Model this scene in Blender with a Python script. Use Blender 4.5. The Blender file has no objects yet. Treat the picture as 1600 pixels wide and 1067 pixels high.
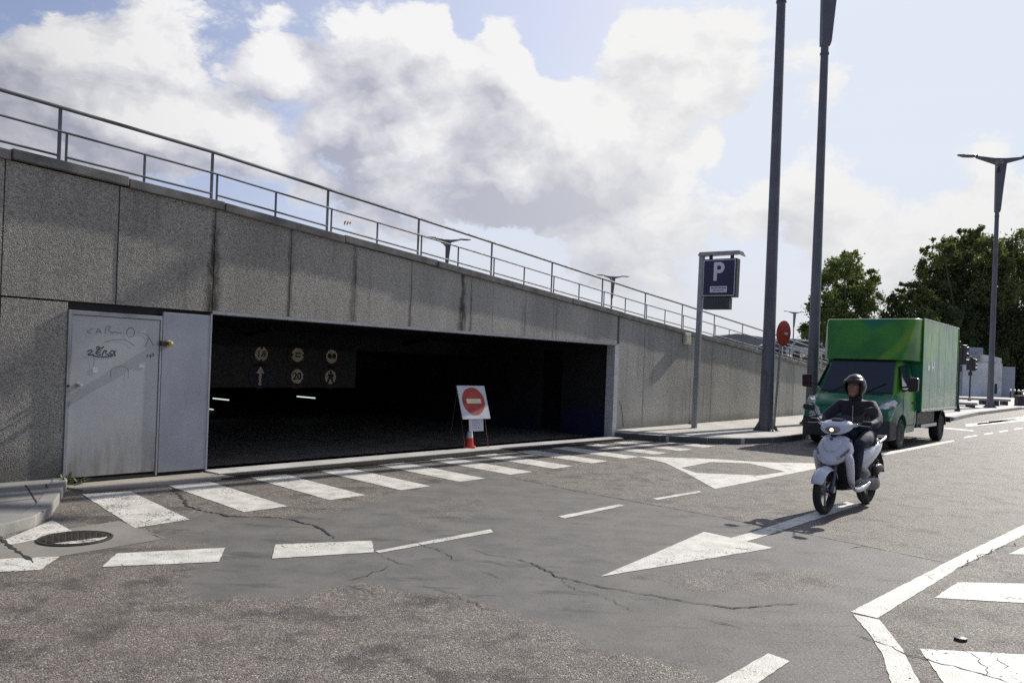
import bpy, bmesh, math, random
import numpy as np
from mathutils import Vector, Matrix
from mathutils.geometry import tessellate_polygon
random.seed(7)
rng = np.random.default_rng(7)
PI = math.pi
sc = bpy.context.scene
COL = sc.collection

# ------------------------------------------------------------------ camera
EYE = 1.6
ROLL = math.atan(.037)
FPX = 1244.0
cam_d = bpy.data.cameras.new('camera')
cam = bpy.data.objects.new('camera', cam_d)
COL.objects.link(cam)
cam_d.sensor_width = 36.0
cam_d.lens = 36.0 * FPX / 1600
cam_d.shift_y = 35.5 / 1600
cam_d.clip_start = .05
cam_d.clip_end = 3000
cam.matrix_world = Matrix.Translation((0, 0, EYE)) @ Matrix.Rotation(PI / 2, 4, 'X') @ Matrix.Rotation(ROLL, 4, 'Z')
sc.camera = cam

# ------------------------------------------------------------------ sun and view
SUN_AZ, SUN_EL = 43.0, 33.0            # degrees clockwise from +Y, above the horizon
az, el = math.radians(SUN_AZ), math.radians(SUN_EL)
SUN_DIR = Vector((math.sin(az) * math.cos(el), math.cos(az) * math.cos(el), math.sin(el)))
sd = bpy.data.lights.new('sun', 'SUN')
sd.energy = 5.0
sd.angle = math.radians(.53)
sd.color = (1, .95, .87)
sun = bpy.data.objects.new('sun', sd)
COL.objects.link(sun)
sun.rotation_euler = SUN_DIR.to_track_quat('Z', 'Y').to_euler()
sc.view_settings.view_transform = 'Standard'
sc.view_settings.look = 'None'
sc.view_settings.exposure = .24
sc.view_settings.gamma = 1
sc.view_settings.use_curve_mapping = False
sc.render.engine = 'CYCLES'
sc.cycles.use_denoising = False
sc.cycles.max_bounces = 6
sc.cycles.transparent_max_bounces = 12


# ------------------------------------------------------------------ node helper
class NT:
    def __init__(self, tree):
        self.t = tree
        self.n = tree.nodes
        self.l = tree.links

    def new(self, kind, **kw):
        nd = self.n.new(kind)
        for k, v in kw.items():
            setattr(nd, k, v)
        return nd

    def put(self, inp, v):
        if isinstance(v, bpy.types.NodeSocket):
            self.l.new(v, inp)
        elif isinstance(v, bpy.types.Node):
            self.l.new(v.outputs[0], inp)
        elif v is not None:
            if hasattr(inp, 'default_value') and isinstance(v, (tuple, list)) and inp.type == 'RGBA' and len(v) == 3:
                v = (*v, 1)
            inp.default_value = v

    def math(self, op, a, b=None, c=None, clamp=False):
        nd = self.new('ShaderNodeMath', operation=op, use_clamp=clamp)
        self.put(nd.inputs[0], a)
        if b is not None: self.put(nd.inputs[1], b)
        if c is not None: self.put(nd.inputs[2], c)
        return nd.outputs[0]

    def vmath(self, op, a, b=None, scale=None):
        nd = self.new('ShaderNodeVectorMath', operation=op)
        self.put(nd.inputs[0], a)
        if b is not None: self.put(nd.inputs[1], b)
        if scale is not None: self.put(nd.inputs['Scale'], scale)
        return nd.outputs['Value'] if op in ('DOT_PRODUCT', 'DISTANCE', 'LENGTH') else nd.outputs[0]

    def noise(self, vec, scale, detail=4, rough=.55, lac=2.0, color=False):
        nd = self.new('ShaderNodeTexNoise')
        self.put(nd.inputs['Vector'], vec)
        nd.inputs['Scale'].default_value = scale
        nd.inputs['Detail'].default_value = detail
        nd.inputs['Roughness'].default_value = rough
        nd.inputs['Lacunarity'].default_value = lac
        return nd.outputs['Color'] if color else nd.outputs[0]

    def voronoi(self, vec, scale, feature='F1', out='Distance'):
        nd = self.new('ShaderNodeTexVoronoi', feature=feature)
        self.put(nd.inputs['Vector'], vec)
        nd.inputs['Scale'].default_value = scale
        return nd.outputs[out]

    def ramp(self, v, lo, hi, a=0.0, b=1.0, smooth=True):
        nd = self.new('ShaderNodeMapRange')
        nd.interpolation_type = 'SMOOTHSTEP' if smooth else 'LINEAR'
        for k, q in zip(('Value', 'From Min', 'From Max', 'To Min', 'To Max'), (v, lo, hi, a, b)):
            self.put(nd.inputs[k], q)
        return nd.outputs[0]

    def mix(self, f, a, b, blend='MIX'):
        nd = self.new('ShaderNodeMix', data_type='RGBA', blend_type=blend)
        self.put(nd.inputs[0], f)
        self.put(nd.inputs[6], a)
        self.put(nd.inputs[7], b)
        return nd.outputs[2]

    def scalev(self, vec, s):
        nd = self.new('ShaderNodeVectorMath', operation='MULTIPLY')
        self.put(nd.inputs[0], vec)
        nd.inputs[1].default_value = s
        return nd.outputs[0]

    def xyz(self, vec):
        nd = self.new('ShaderNodeSeparateXYZ')
        self.put(nd.inputs[0], vec)
        return nd.outputs[0], nd.outputs[1], nd.outputs[2]

    def bump(self, h, strength=.5, dist=.01, normal=None):
        nd = self.new('ShaderNodeBump')
        nd.inputs['Strength'].default_value = strength
        nd.inputs['Distance'].default_value = dist
        self.put(nd.inputs['Height'], h)
        if normal is not None: self.put(nd.inputs['Normal'], normal)
        return nd.outputs[0]


# ------------------------------------------------------------------ world: Nishita plus broken cumulus
def pix_dir(px, py):
    u, v = px - 800, py - 569
    c, s = math.cos(ROLL), math.sin(ROLL)
    a, d = u * c + v * s, -u * s + v * c
    return Vector((a, FPX, -d)).normalized()


world = bpy.data.worlds.new('World')
sc.world = world
world.use_nodes = True
world.cycles.sampling_method = 'MANUAL'
world.cycles.sample_map_resolution = 1024
w = NT(world.node_tree)
w.n.clear()
sky = w.new('ShaderNodeTexSky', sky_type='NISHITA')
sky.sun_disc = False
sky.sun_elevation = el
sky.sun_rotation = az
sky.air_density = 1.0
sky.dust_density = 1.6
sky.ozone_density = 1.5
tc = w.new('ShaderNodeTexCoord').outputs['Generated']
dirv = w.vmath('NORMALIZE', tc)
dx, dy, dz = w.xyz(dirv)
# clouds flatten towards the horizon: stretch the lookup vertically
look = w.scalev(dirv, (1, 1, 1.55))
warp = w.vmath('SCALE', w.vmath('SUBTRACT', w.noise(look, 5.0, 8, .62, color=True), (.5, .5, .5)), scale=.085)
wdir = w.vmath('ADD', dirv, warp)
wlook = w.scalev(wdir, (1, 1, 1.5))


BLOBS = [  # px, py, radius px, weight : cloud banks as they stand in the sky
    (130, 60, 190, .66), (230, 90, 120, .5), (215, 170, 105, .66), (40, 190, 150, .7), (160, 260, 160, .62), (330, 240, 90, .5), (425, 105, 42, .5), (480, 50, 90, .5), (610, 90, 120, .72), (690, 60, 60, .45), (560, 190, 130, .6),
    (795, 75, 62, .72), (780, 150, 80, .5), (450, 200, 110, .5), (350, 215, 70, .45), (700, 260, 210, .72), (860, 200, 140, .6), (980, 190, 140, .62), (1000, 45, 68, .7), (1100, 95, 110, .62), (1210, 90, 130, .75),
    (1310, 110, 80, .6), (1390, 130, 40, .35), (1120, 243, 40, .55), (1450, 320, 190, .72), (1250, 270, 90, .4), (1000, 330, 170, .5), (330, 60, 120, .35), (800, 240, 150, .4), (1570, 280, 100, .65), (1250, 350, 110, .5), (1090, 390, 150, .6), (900, 350, 150, .6), (560, 330, 150, .5), (1400, 380, 160, .5), (1700, 330, 150, .5),
    (285, 140, 60, -.45), (525, 243, 42, -.75), (885, 50, 75, -.6), (742, 48, 34, -.6), (632, 128, 22, -.4), (640, -10, 60, -.3), (1190, 235, 60, -.45), (1500, 90, 260, -.7), (10, 20, 50, -.5), (360, 60, 60, -.3)]


def density(vec, lookv, detail):
    tot = None
    for px, py, r, wt in BLOBS:
        c = pix_dir(px, py)
        d = w.vmath('DISTANCE', vec, tuple(c))
        q = w.ramp(d, r * 1.25 / FPX, r * .35 / FPX, 0, wt)
        tot = q if tot is None else w.math('ADD', tot, q)
    f = w.noise(lookv, 5.6, detail + 2, .62, 2.15)
    vo = w.new('ShaderNodeTexVoronoi', feature='F1')
    w.put(vo.inputs['Vector'], lookv)
    vo.inputs['Scale'].default_value = 9.0
    vo.inputs['Detail'].default_value = detail * .5
    vo.inputs['Roughness'].default_value = .55
    vo.inputs['Lacunarity'].default_value = 2.2
    puff = w.math('SUBTRACT', .48, vo.outputs['Distance'])
    f2 = w.noise(lookv, 1.6, 2, .5)
    t = w.math('ADD', w.math('ADD', w.math('MULTIPLY', w.math('SUBTRACT', f, .5), 1.75), w.math('MULTIPLY', puff, .75)), w.math('MULTIPLY', w.math('SUBTRACT', f2, .5), .9))
    return w.math('SUBTRACT', w.math('ADD', tot, t), .17)


d0 = density(wdir, wlook, 8)
step = tuple(SUN_DIR * .034 + Vector((-.008, 0, .018)))
d1 = density(w.vmath('ADD', wdir, step), w.scalev(w.vmath('ADD', wdir, step), (1, 1, 1.5)), 5)
cover = w.ramp(d0, .0, .40)
lit = w.math('MULTIPLY', w.math('SUBTRACT', d0, d1), 1.6)
thick = w.ramp(d0, .25, 1.25)
shade = None
for px_, py_, r_, wt_ in ((700, 260, 300, .9), (900, 260, 240, .85), (420, 250, 130, .5), (1010, 180, 110, .45), (560, 330, 200, .6), (80, 100, 120, .5), (150, 150, 120, .35), (380, 210, 120, .6), (1150, 330, 200, .4), (760, 200, 120, .4)):
    q_ = w.ramp(w.vmath('DISTANCE', wdir, tuple(pix_dir(px_, py_))), r_ * 1.15 / FPX, r_ * .2 / FPX, 0, wt_)
    shade = q_ if shade is None else w.math('MAXIMUM', shade, q_)
thin = w.ramp(d0, 1.05, .12, 0, .42, smooth=False)
wisp = w.math('MULTIPLY', w.math('SUBTRACT', w.noise(wlook, 13.0, 6, .62), .5), .55)
lit = w.math('ADD', w.math('ADD', lit, w.math('ADD', thin, wisp)), w.math('SUBTRACT', .46, w.math('MULTIPLY', shade, .36)))
lit = w.ramp(lit, -.42, 1.22, smooth=False)
grey = w.mix(w.noise(wlook, 3.1, 4), (.42, .44, .56), (.52, .535, .64))
litc = w.mix(lit, grey, (1.02, 1.02, 1.03))
edge = w.mix(w.ramp(d0, .0, .3), (.86, .88, .93), litc)
# brighter clouds towards the sun
sdot = w.vmath('DOT_PRODUCT', dirv, tuple(SUN_DIR))
glow = w.ramp(sdot, .55, .98)
cloudc = w.mix(w.math('MULTIPLY', glow, .55), edge, (1.0, .99, .96))
# clouds away from the sun are lit from the front but stand in a deeper sky; horizon bank is pale
hor = w.ramp(dz, .26, .0)
veil = w.math('MULTIPLY', w.noise(w.scalev(dirv, (1, 1, 4)), 2.2, 5, .6), .9)
cloudc = w.mix(w.math('MULTIPLY', hor, .55), cloudc, (.76, .78, .82))
b_sky = w.new('ShaderNodeBackground')
hazef = w.math('ADD', w.math('MULTIPLY', w.ramp(sdot, .35, .95), .62), w.math('MULTIPLY', veil, .25), clamp=True)
skyc = w.new('ShaderNodeMix', data_type='RGBA', blend_type='MIX')
w.put(skyc.inputs[0], w.math('MULTIPLY', hazef, .75))
w.put(skyc.inputs[6], w.vmath('MINIMUM', w.mix(1.0, sky.outputs[0], (1.35, 1.2, 1.3), 'MULTIPLY'), (6.2, 6.8, 7.8)))
w.put(skyc.inputs[7], (9.0, 9.6, 10.9))
b_sky.inputs['Strength'].default_value = .083
w.put(b_sky.inputs['Color'], skyc.outputs[2])
b_cl = w.new('ShaderNodeBackground')
w.put(b_cl.inputs['Color'], cloudc)
# cloud light fades with the daylight away from the sun
w.put(b_cl.inputs['Strength'], w.ramp(sdot, -.2, .60, .09, .76))
ms = w.new('ShaderNodeMixShader')
covh = w.math('MAXIMUM', cover, w.ramp(dz, .19, .03, 0, .93), clamp=True)
w.put(ms.inputs[0], covh)
w.l.new(b_sky.outputs[0], ms.inputs[1])
w.l.new(b_cl.outputs[0], ms.inputs[2])
out = w.new('ShaderNodeOutputWorld')
w.l.new(ms.outputs[0], out.inputs[0])


# ------------------------------------------------------------------ placing helpers (metres; ground z = 0)
def rotpx(px, py):
    u, v = px - 800, py - 569
    c, s = math.cos(ROLL), math.sin(ROLL)
    return u * c + v * s, -u * s + v * c


def g(px, py, z=0.0):
    """Survey of the ground: where a sight line meets the level z."""
    u, d = rotpx(px, py)
    Y = FPX * (EYE - z) / d
    return u / FPX * Y, Y


def at(px, py, Y):
    u, d = rotpx(px, py)
    return Vector((u / FPX * Y, Y, EYE - d * Y / FPX))


W0 = Vector((-4.0, 10.56, 0))
WU = Vector((.641, .7675, 0))
WN = Vector((.7675, -.641, 0))
WANG = math.atan2(.7675, .641)


def W(s, p, z=0.0):
    return W0 + WU * s + WN * p + Vector((0, 0, z))


# ------------------------------------------------------------------ mesh helper
class MB:
    def __init__(self):
        self.v, self.f, self.mi, self.m = [], [], [], 0

    def add(self, vs, fs, M=None):
        o = len(self.v)
        for q in vs:
            q = Vector(q)
            self.v.append(tuple(M @ q if M else q))
        for f in fs:
            self.f.append([i + o for i in f]); self.mi.append(self.m)
        return self

    def box(self, x0, x1, y0, y1, z0, z1, M=None):
        vs = [(x, y, z) for z in (z0, z1) for y in (y0, y1) for x in (x0, x1)]
        return self.add(vs, [(0, 2, 3, 1), (4, 5, 7, 6), (0, 1, 5, 4), (2, 6, 7, 3), (0, 4, 6, 2), (1, 3, 7, 5)], M)

    def prism(self, poly, a, b, axis='y', M=None):
        """2-D polygon extruded along an axis from a to b."""
        def P(q, t):
            return {'y': (q[0], t, q[1]), 'z': (q[0], q[1], t), 'x': (t, q[0], q[1])}[axis]
        n = len(poly)
        vs = [P(q, a) for q in poly] + [P(q, b) for q in poly]
        fs = [tuple(range(n)), tuple(range(2 * n - 1, n - 1, -1))] + [(i, i + n, (i + 1) % n + n, (i + 1) % n) for i in range(n)]
        return self.add(vs, fs, M)

    def tube(self, pts, r, n=8, cap=True, M=None, flat=1.0):
        pts = [Vector(p) for p in pts]
        rs = r if isinstance(r, (list, tuple)) else [r] * len(pts)
        vs, fs = [], []
        prev = None
        for i, p in enumerate(pts):
            t = (pts[min(i + 1, len(pts) - 1)] - pts[max(i - 1, 0)]).normalized()
            if prev is None:
                up = Vector((0, 0, 1)) if abs(t.z) < .9 else Vector((1, 0, 0))
                a = t.cross(up).normalized()
            else:
                a = (prev - t * prev.dot(t)).normalized()
            prev = a
            b = t.cross(a)
            for k in range(n):
                an = 2 * PI * k / n
                vs.append(p + (a * math.cos(an) + b * math.sin(an) * flat) * rs[i])
        for i in range(len(pts) - 1):
            for k in range(n):
                fs.append((i * n + k, i * n + (k + 1) % n, (i + 1) * n + (k + 1) % n, (i + 1) * n + k))
        if cap:
            fs.append(tuple(range(n - 1, -1, -1)))
            fs.append(tuple(range((len(pts) - 1) * n, len(pts) * n)))
        return self.add(vs, fs, M)

    def lathe(self, prof, n=24, M=None):
        """(radius, height) profile about z."""
        vs, fs = [], []
        for r, z in prof:
            for k in range(n):
                an = 2 * PI * k / n
                vs.append((r * math.cos(an), r * math.sin(an), z))
        for i in range(len(prof) - 1):
            for k in range(n):
                fs.append((i * n + k, i * n + (k + 1) % n, (i + 1) * n + (k + 1) % n, (i + 1) * n + k))
        if prof[0][0] > 1e-5: fs.append(tuple(range(n - 1, -1, -1)))
        if prof[-1][0] > 1e-5: fs.append(tuple(range((len(prof) - 1) * n, len(prof) * n)))
        return self.add(vs, fs, M)

    def torus(self, R, r, n=32, m=10, M=None, a0=0, a1=2 * PI, rz=None):
        rz = rz or r
        vs, fs = [], []
        closed = abs(a1 - a0 - 2 * PI) < 1e-6
        nn = n if closed else n + 1
        for i in range(nn):
            a = a0 + (a1 - a0) * i / n
            for k in range(m):
                b = 2 * PI * k / m
                q = R + r * math.cos(b)
                vs.append((q * math.cos(a), q * math.sin(a), rz * math.sin(b)))
        for i in range(n):
            for k in range(m):
                j = (i + 1) % nn
                fs.append((i * m + k, j * m + k, j * m + (k + 1) % m, i * m + (k + 1) % m))
        return self.add(vs, fs, M)

    def ball(self, c, r, n=12, m=8, M=None):
        rx, ry, rz = r if isinstance(r, (tuple, list)) else (r, r, r)
        vs, fs = [(c[0], c[1], c[2] - rz)], []
        for i in range(1, m):
            t = -PI / 2 + PI * i / m
            for k in range(n):
                a = 2 * PI * k / n
                vs.append((c[0] + rx * math.cos(t) * math.cos(a), c[1] + ry * math.cos(t) * math.sin(a), c[2] + rz * math.sin(t)))
        vs.append((c[0], c[1], c[2] + rz))
        for k in range(n): fs.append((0, 1 + (k + 1) % n, 1 + k))
        for i in range(m - 2):
            for k in range(n):
                a, b = 1 + i * n + k, 1 + i * n + (k + 1) % n
                fs.append((a, b, b + n, a + n))
        e = len(vs) - 1
        for k in range(n): fs.append((e, e - n + k, e - n + (k + 1) % n))
        return self.add(vs, fs, M)

    def loft(self, secs, closed=True, cap=True, M=None):
        n = len(secs[0])
        vs = [p for s in secs for p in s]
        fs = []
        for i in range(len(secs) - 1):
            for k in range(n if closed else n - 1):
                fs.append((i * n + k, i * n + (k + 1) % n, (i + 1) * n + (k + 1) % n, (i + 1) * n + k))
        if cap:
            fs.append(tuple(range(n - 1, -1, -1)))
            fs.append(tuple(range((len(secs) - 1) * n, len(secs) * n)))
        return self.add(vs, fs, M)

    def build(self, name, mats, parent=None, smooth=None, sub=0, bevel=0, recalc=True):
        me = bpy.data.meshes.new(name)
        me.from_pydata(self.v, [], self.f)
        mats = mats if isinstance(mats, (list, tuple)) else [mats]
        for m in mats: me.materials.append(m)
        if len(mats) > 1: me.polygons.foreach_set('material_index', self.mi)
        if recalc:
            bm = bmesh.new(); bm.from_mesh(me)
            bmesh.ops.recalc_face_normals(bm, faces=bm.faces)
            bm.to_mesh(me); bm.free()
        if smooth is not None or sub:
            me.polygons.foreach_set('use_smooth', [True] * len(me.polygons))
            if smooth and not sub:
                me.set_sharp_from_angle(angle=math.radians(smooth))
        o = bpy.data.objects.new(name, me)
        COL.objects.link(o)
        if bevel:
            b = o.modifiers.new('bevel', 'BEVEL'); b.width = bevel; b.segments = 2; b.limit_method = 'ANGLE'
        if sub:
            s = o.modifiers.new('sub', 'SUBSURF'); s.levels = sub; s.render_levels = sub
        if parent: o.parent = parent
        return o


def tag(o, label=None, cat=None, group=None, kind=None):
    if label: o['label'] = label
    if cat: o['category'] = cat
    if group: o['group'] = group
    if kind: o['kind'] = kind
    return o


def thing(name, label, cat, loc=(0, 0, 0), rz=0, group=None):
    o = bpy.data.objects.new(name, None)
    o.empty_display_size = .2
    COL.objects.link(o)
    o.location = loc
    o.rotation_euler = (0, 0, rz)
    return tag(o, label, cat, group)


def bake(o):
    """apply an object's modifiers into its mesh"""
    dg = bpy.context.evaluated_depsgraph_get()
    me = bpy.data.meshes.new_from_object(o.evaluated_get(dg))
    o.modifiers.clear()
    o.data = me
    return o


def copy_tree(o, parent=None):
    c = o.copy()
    COL.objects.link(c)
    c.parent = parent
    for ch in list(o.children): copy_tree(ch, c)
    return c


def text(name, body, mat, M, size, parent=None, align='CENTER', bold=0.0, ext=.001, sx=1.0):
    cu = bpy.data.curves.new(name, 'FONT')
    cu.body = body; cu.size = size; cu.align_x = align; cu.align_y = 'CENTER'
    cu.extrude = ext; cu.offset = bold
    cu.materials.append(mat)
    tmp = bpy.data.objects.new(name, cu)
    COL.objects.link(tmp)
    bpy.context.view_layer.update()
    me = bpy.data.meshes.new_from_object(tmp.evaluated_get(bpy.context.evaluated_depsgraph_get()))
    bpy.data.objects.remove(tmp)
    o = bpy.data.objects.new(name, me)
    COL.objects.link(o)
    if parent: o.parent = parent
    o.matrix_local = M @ Matrix.Diagonal((sx, 1, 1, 1))
    return o


# ------------------------------------------------------------------ materials
def pmat(name, col, rough=.6, metal=0.0, vary=.12, vscale=6.0, bumps=None, emit=None, coat=0, spec=.5, dirt=0.0, fine=0.0):
    m = bpy.data.materials.new(name)
    m.use_nodes = True
    t = NT(m.node_tree)
    b = t.n['Principled BSDF']
    oc = t.new('ShaderNodeTexCoord').outputs['Object']
    f = t.noise(oc, vscale, 5)
    c = t.mix(t.ramp(f, .3, .7), tuple(x * (1 - vary) for x in col), tuple(min(1, x * (1 + vary)) for x in col))
    if fine:
        c = t.mix(t.ramp(t.noise(oc, 90, 3), .35, .7, 0, fine), c, tuple(x * .5 for x in col))
    if dirt:
        d = t.ramp(t.noise(t.scalev(oc, (1, 1, .35)), 3.2, 7, .65), .45, .75, 0, dirt)
        c = t.mix(d, c, (.06, .05, .04))
    t.put(b.inputs['Base Color'], c)
    t.put(b.inputs['Roughness'], t.ramp(t.noise(oc, vscale * 2.3, 4), .3, .7, max(.02, rough - .07), min(1, rough + .07)))
    b.inputs['Metallic'].default_value = metal
    b.inputs['Specular IOR Level'].default_value = spec
    b.inputs['Coat Weight'].default_value = coat
    b.inputs['Coat Roughness'].default_value = .04
    if bumps:
        t.put(b.inputs['Normal'], t.bump(t.noise(oc, bumps[0], 4), bumps[1], bumps[2]))
    if emit:
        b.inputs['Emission Color'].default_value = (*emit[0], 1)
        b.inputs['Emission Strength'].default_value = emit[1]
    return m


def concrete_wall_mat():
    m = bpy.data.materials.new('exposed_aggregate_concrete')
    m.use_nodes = True
    t = NT(m.node_tree)
    b = t.n['Principled BSDF']
    oc = t.new('ShaderNodeTexCoord').outputs['Object']
    x, y, z = t.xyz(oc)
    warp = t.noise(oc, 1.1, 4)
    coarse = t.ramp(t.math('ADD', x, t.math('MULTIPLY', warp, 2.0)), 7.0, 1.2)          # 1 = coarse aggregate (left), 0 = smoother (right)
    vor = t.voronoi(oc, 80, out='Color')
    vx, _, _ = t.xyz(vor)
    fine = t.noise(oc, 130, 3, .6)
    ston = t.mix(vx, (.21, .197, .175), (.64, .592, .51))
    plain = t.mix(t.ramp(t.noise(oc, 24, 6, .65), .3, .7), (.33, .318, .286), (.47, .452, .41))
    base = t.mix(t.math('ADD', t.math('MULTIPLY', coarse, .62), .14), plain, ston)
    # broad staining
    big = t.ramp(t.noise(t.scalev(oc, (1, 1, .45)), .9, 6, .6), .35, .72, 0, .42)
    base = t.mix(big, base, (.15, .144, .132))
    # vertical weathering streaks
    st = t.noise(t.scalev(oc, (7, 7, .35)), 1.0, 5, .6)
    base = t.mix(t.ramp(st, .52, .78, 0, .42), base, (.085, .082, .078))
    st2 = t.noise(t.scalev(oc, (11, 11, .28)), 1.0, 4, .6)
    base = t.mix(t.ramp(st2, .56, .8, 0, .3), base, (.42, .41, .38))
    # run-off stains below the leaking coping joints
    wob = t.math('MULTIPLY', t.math('SUBTRACT', t.noise(t.scalev(oc, (2, 2, 2)), 2.0, 3), .5), .16)
    tot = None
    for s0, wd, zt, zb, k in ((0.0, .16, 3.35, 2.05, 1.0), (4.80, .13, 3.4, 2.05, .95), (5.02, .04, 3.3, 2.2, .7), (2.34, .10, 3.5, 2.05, .6),
                              (1.18, .07, 3.6, 2.1, .5), (3.55, .06, 3.2, 2.1, .45), (6.6, .05, 3, 2.1, .4), (7.6, .05, 3, 2.1, .35), (11.2, .05, 3, .2, .3), (13.4, .06, 3, .4, .3), (18.6, .1, 3, .2, .3)):
        d = t.math('DIVIDE', t.math('ABSOLUTE', t.math('SUBTRACT', t.math('ADD', x, wob), s0)), t.ramp(z, zt + .2, zb, .35, 1.15))
        q = t.ramp(d, wd, wd * .2, 0, k)
        q = t.math('MULTIPLY', q, t.ramp(z, zt + .25, zt - .35, .25, 1))
        tot = q if tot is None else t.math('MAXIMUM', tot, q)
    tot = t.math('MULTIPLY', tot, t.ramp(t.noise(t.scalev(oc, (9, 9, 3)), 1.6, 4), .25, .6, .35, 1))
    base = t.mix(t.math('MULTIPLY', tot, .9), base, (.028, .026, .024))
    # splash dirt just above the ground
    foot = t.math('MULTIPLY', t.ramp(t.math('ADD', z, t.math('MULTIPLY', warp, -.35)), .35, -.05), .6)
    base = t.mix(foot, base, (.075, .07, .062))
    t.put(b.inputs['Base Color'], base)
    b.inputs['Roughness'].default_value = .93
    b.inputs['Specular IOR Level'].default_value = .25
    vd = t.voronoi(oc, 80)
    h = t.math('ADD', t.math('MULTIPLY', vd, t.math('ADD', t.math('MULTIPLY', coarse, -1.0), -.12)), t.math('MULTIPLY', fine, .35))
    h = t.math('ADD', h, t.math('MULTIPLY', t.noise(oc, 5, 3), .6))
    t.put(b.inputs['Normal'], t.bump(h, 1.0, .016))
    return m


def asphalt_mat():
    m = bpy.data.materials.new('worn_asphalt')
    m.use_nodes = True
    t = NT(m.node_tree)
    b = t.n['Principled BSDF']
    oc = t.new('ShaderNodeTexCoord').outputs['Object']
    at_ = t.new('ShaderNodeAttribute', attribute_name='sealed').outputs['Fac']
    sealed = t.ramp(t.math('ADD', at_, t.math('MULTIPLY', t.math('SUBTRACT', t.noise(oc, 1.9, 10, .72), .5), 1.5)), .36, .66)
    tone = t.xyz(t.voronoi(oc, 105, out='Color'))[0]
    tone2 = t.xyz(t.voronoi(oc, 150, out='Color'))[1]
    big = t.noise(oc, .55, 6, .6)
    med = t.noise(oc, 3.5, 6, .65)
    coarse = t.mix(t.math('MULTIPLY', t.math('ADD', tone, tone2), .5), (.018, .016, .015), (.42, .37, .325))
    coarse = t.mix(t.ramp(tone, .90, .97, 0, .8), coarse, (.62, .60, .55))
    coarse = t.mix(t.ramp(t.noise(oc, 2.3, 9, .74), .49, .62, 0, .78), coarse, t.mix(tone2, (.012, .011, .010), (.11, .10, .09)))
    coarse = t.mix(t.ramp(med, .44, .70, 0, .38), coarse, (.045, .042, .040))
    coarse = t.mix(t.ramp(big, .35, .65, 0, .25), coarse, (.22, .19, .16))
    smooth = t.mix(t.ramp(t.noise(oc, 2.4, 8, .62), .3, .7), (.140, .135, .126), (.20, .192, .178))
    smooth = t.mix(t.ramp(tone2, .2, .9, 0, .18), smooth, (.24, .235, .22))
    streak = t.noise(t.scalev(oc, (1, 3.5, 1)), 1.1, 6, .7)
    smooth = t.mix(t.ramp(streak, .54, .68, 0, .6), smooth, (.055, .054, .052))
    smooth = t.mix(t.ramp(t.noise(oc, 6, 9, .75), .56, .70, 0, .6), smooth, (.045, .043, .041))
    base = t.mix(sealed, coarse, smooth)
    # oil spots
    base = t.mix(t.ramp(t.noise(oc, 1.3, 3, .5), .68, .78, 0, .5), base, (.035, .034, .033))
    t.put(b.inputs['Base Color'], t.mix(1.0, base, (.74, .73, .72), 'MULTIPLY'))
    t.put(b.inputs['Roughness'], t.ramp(t.noise(oc, 60, 3), .3, .7, .58, .85))
    b.inputs['Specular IOR Level'].default_value = .3
    hv = t.math('SUBTRACT', 1.0, t.voronoi(oc, 105))
    h = t.math('MULTIPLY', hv, t.math('SUBTRACT', 1.25, sealed))
    h = t.math('ADD', h, t.math('MULTIPLY', t.noise(oc, 220, 2), .35))
    h = t.math('ADD', h, t.math('MULTIPLY', med, .8))
    t.put(b.inputs['Normal'], t.bump(h, .5, .010))
    return m


def paint_mat(name='road_paint', wear=.5):
    m = bpy.data.materials.new(name)
    m.use_nodes = True
    t = NT(m.node_tree)
    b = t.n['Principled BSDF']
    oc = t.new('ShaderNodeTexCoord').outputs['Object']
    c = t.mix(t.ramp(t.noise(oc, 5, 7, .65), .3, .75), (.64, .62, .56), (.40, .385, .345))
    c = t.mix(t.ramp(t.noise(oc, 70, 3), .55, .75, 0, .5), c, (.35, .34, .32))
    t.put(b.inputs['Base Color'], c)
    b.inputs['Roughness'].default_value = .62
    t.put(b.inputs['Normal'], t.bump(t.math('SUBTRACT', 1.0, t.voronoi(oc, 85)), .4, .006))
    n1 = t.noise(oc, 34, 6, .7)
    n2 = t.noise(oc, 2.6, 4, .6)
    k = t.ramp(t.math('ADD', n1, t.math('MULTIPLY', t.math('SUBTRACT', n2, .5), .55)), .70 - wear * .16, .74 - wear * .12)
    # hairline cracks in the paint
    cr = t.voronoi(t.vmath('ADD', oc, t.vmath('SCALE', t.noise(oc, 6, 3, color=True), scale=.16)), 3.3, 'DISTANCE_TO_EDGE')
    k2 = t.math('MULTIPLY', t.ramp(cr, .010, .004), t.ramp(t.noise(oc, 1.9, 2), .55, .62))
    k = t.math('MAXIMUM', k, k2)
    t.put(b.inputs['Alpha'], t.math('SUBTRACT', 1.0, k))
    return m


def pavement_mat(name, col, scale=40, dark=.12):
    m = bpy.data.materials.new(name)
    m.use_nodes = True
    t = NT(m.node_tree)
    b = t.n['Principled BSDF']
    oc = t.new('ShaderNodeTexCoord').outputs['Object']
    c = t.mix(t.ramp(t.noise(oc, 1.5, 8, .65), .3, .7), tuple(q * .8 for q in col), tuple(q * 1.14 for q in col))
    c = t.mix(t.ramp(t.noise(oc, scale * 3, 3), .45, .75, 0, .5), c, tuple(q * .55 for q in col))
    c = t.mix(t.ramp(t.noise(oc, 4, 5, .6), .58, .8, 0, .6), c, (dark, dark * .96, dark * .9))
    t.put(b.inputs['Base Color'], c)
    b.inputs['Roughness'].default_value = .85
    t.put(b.inputs['Normal'], t.bump(t.noise(oc, scale * 2, 4), .4, .006))
    return m


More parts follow.
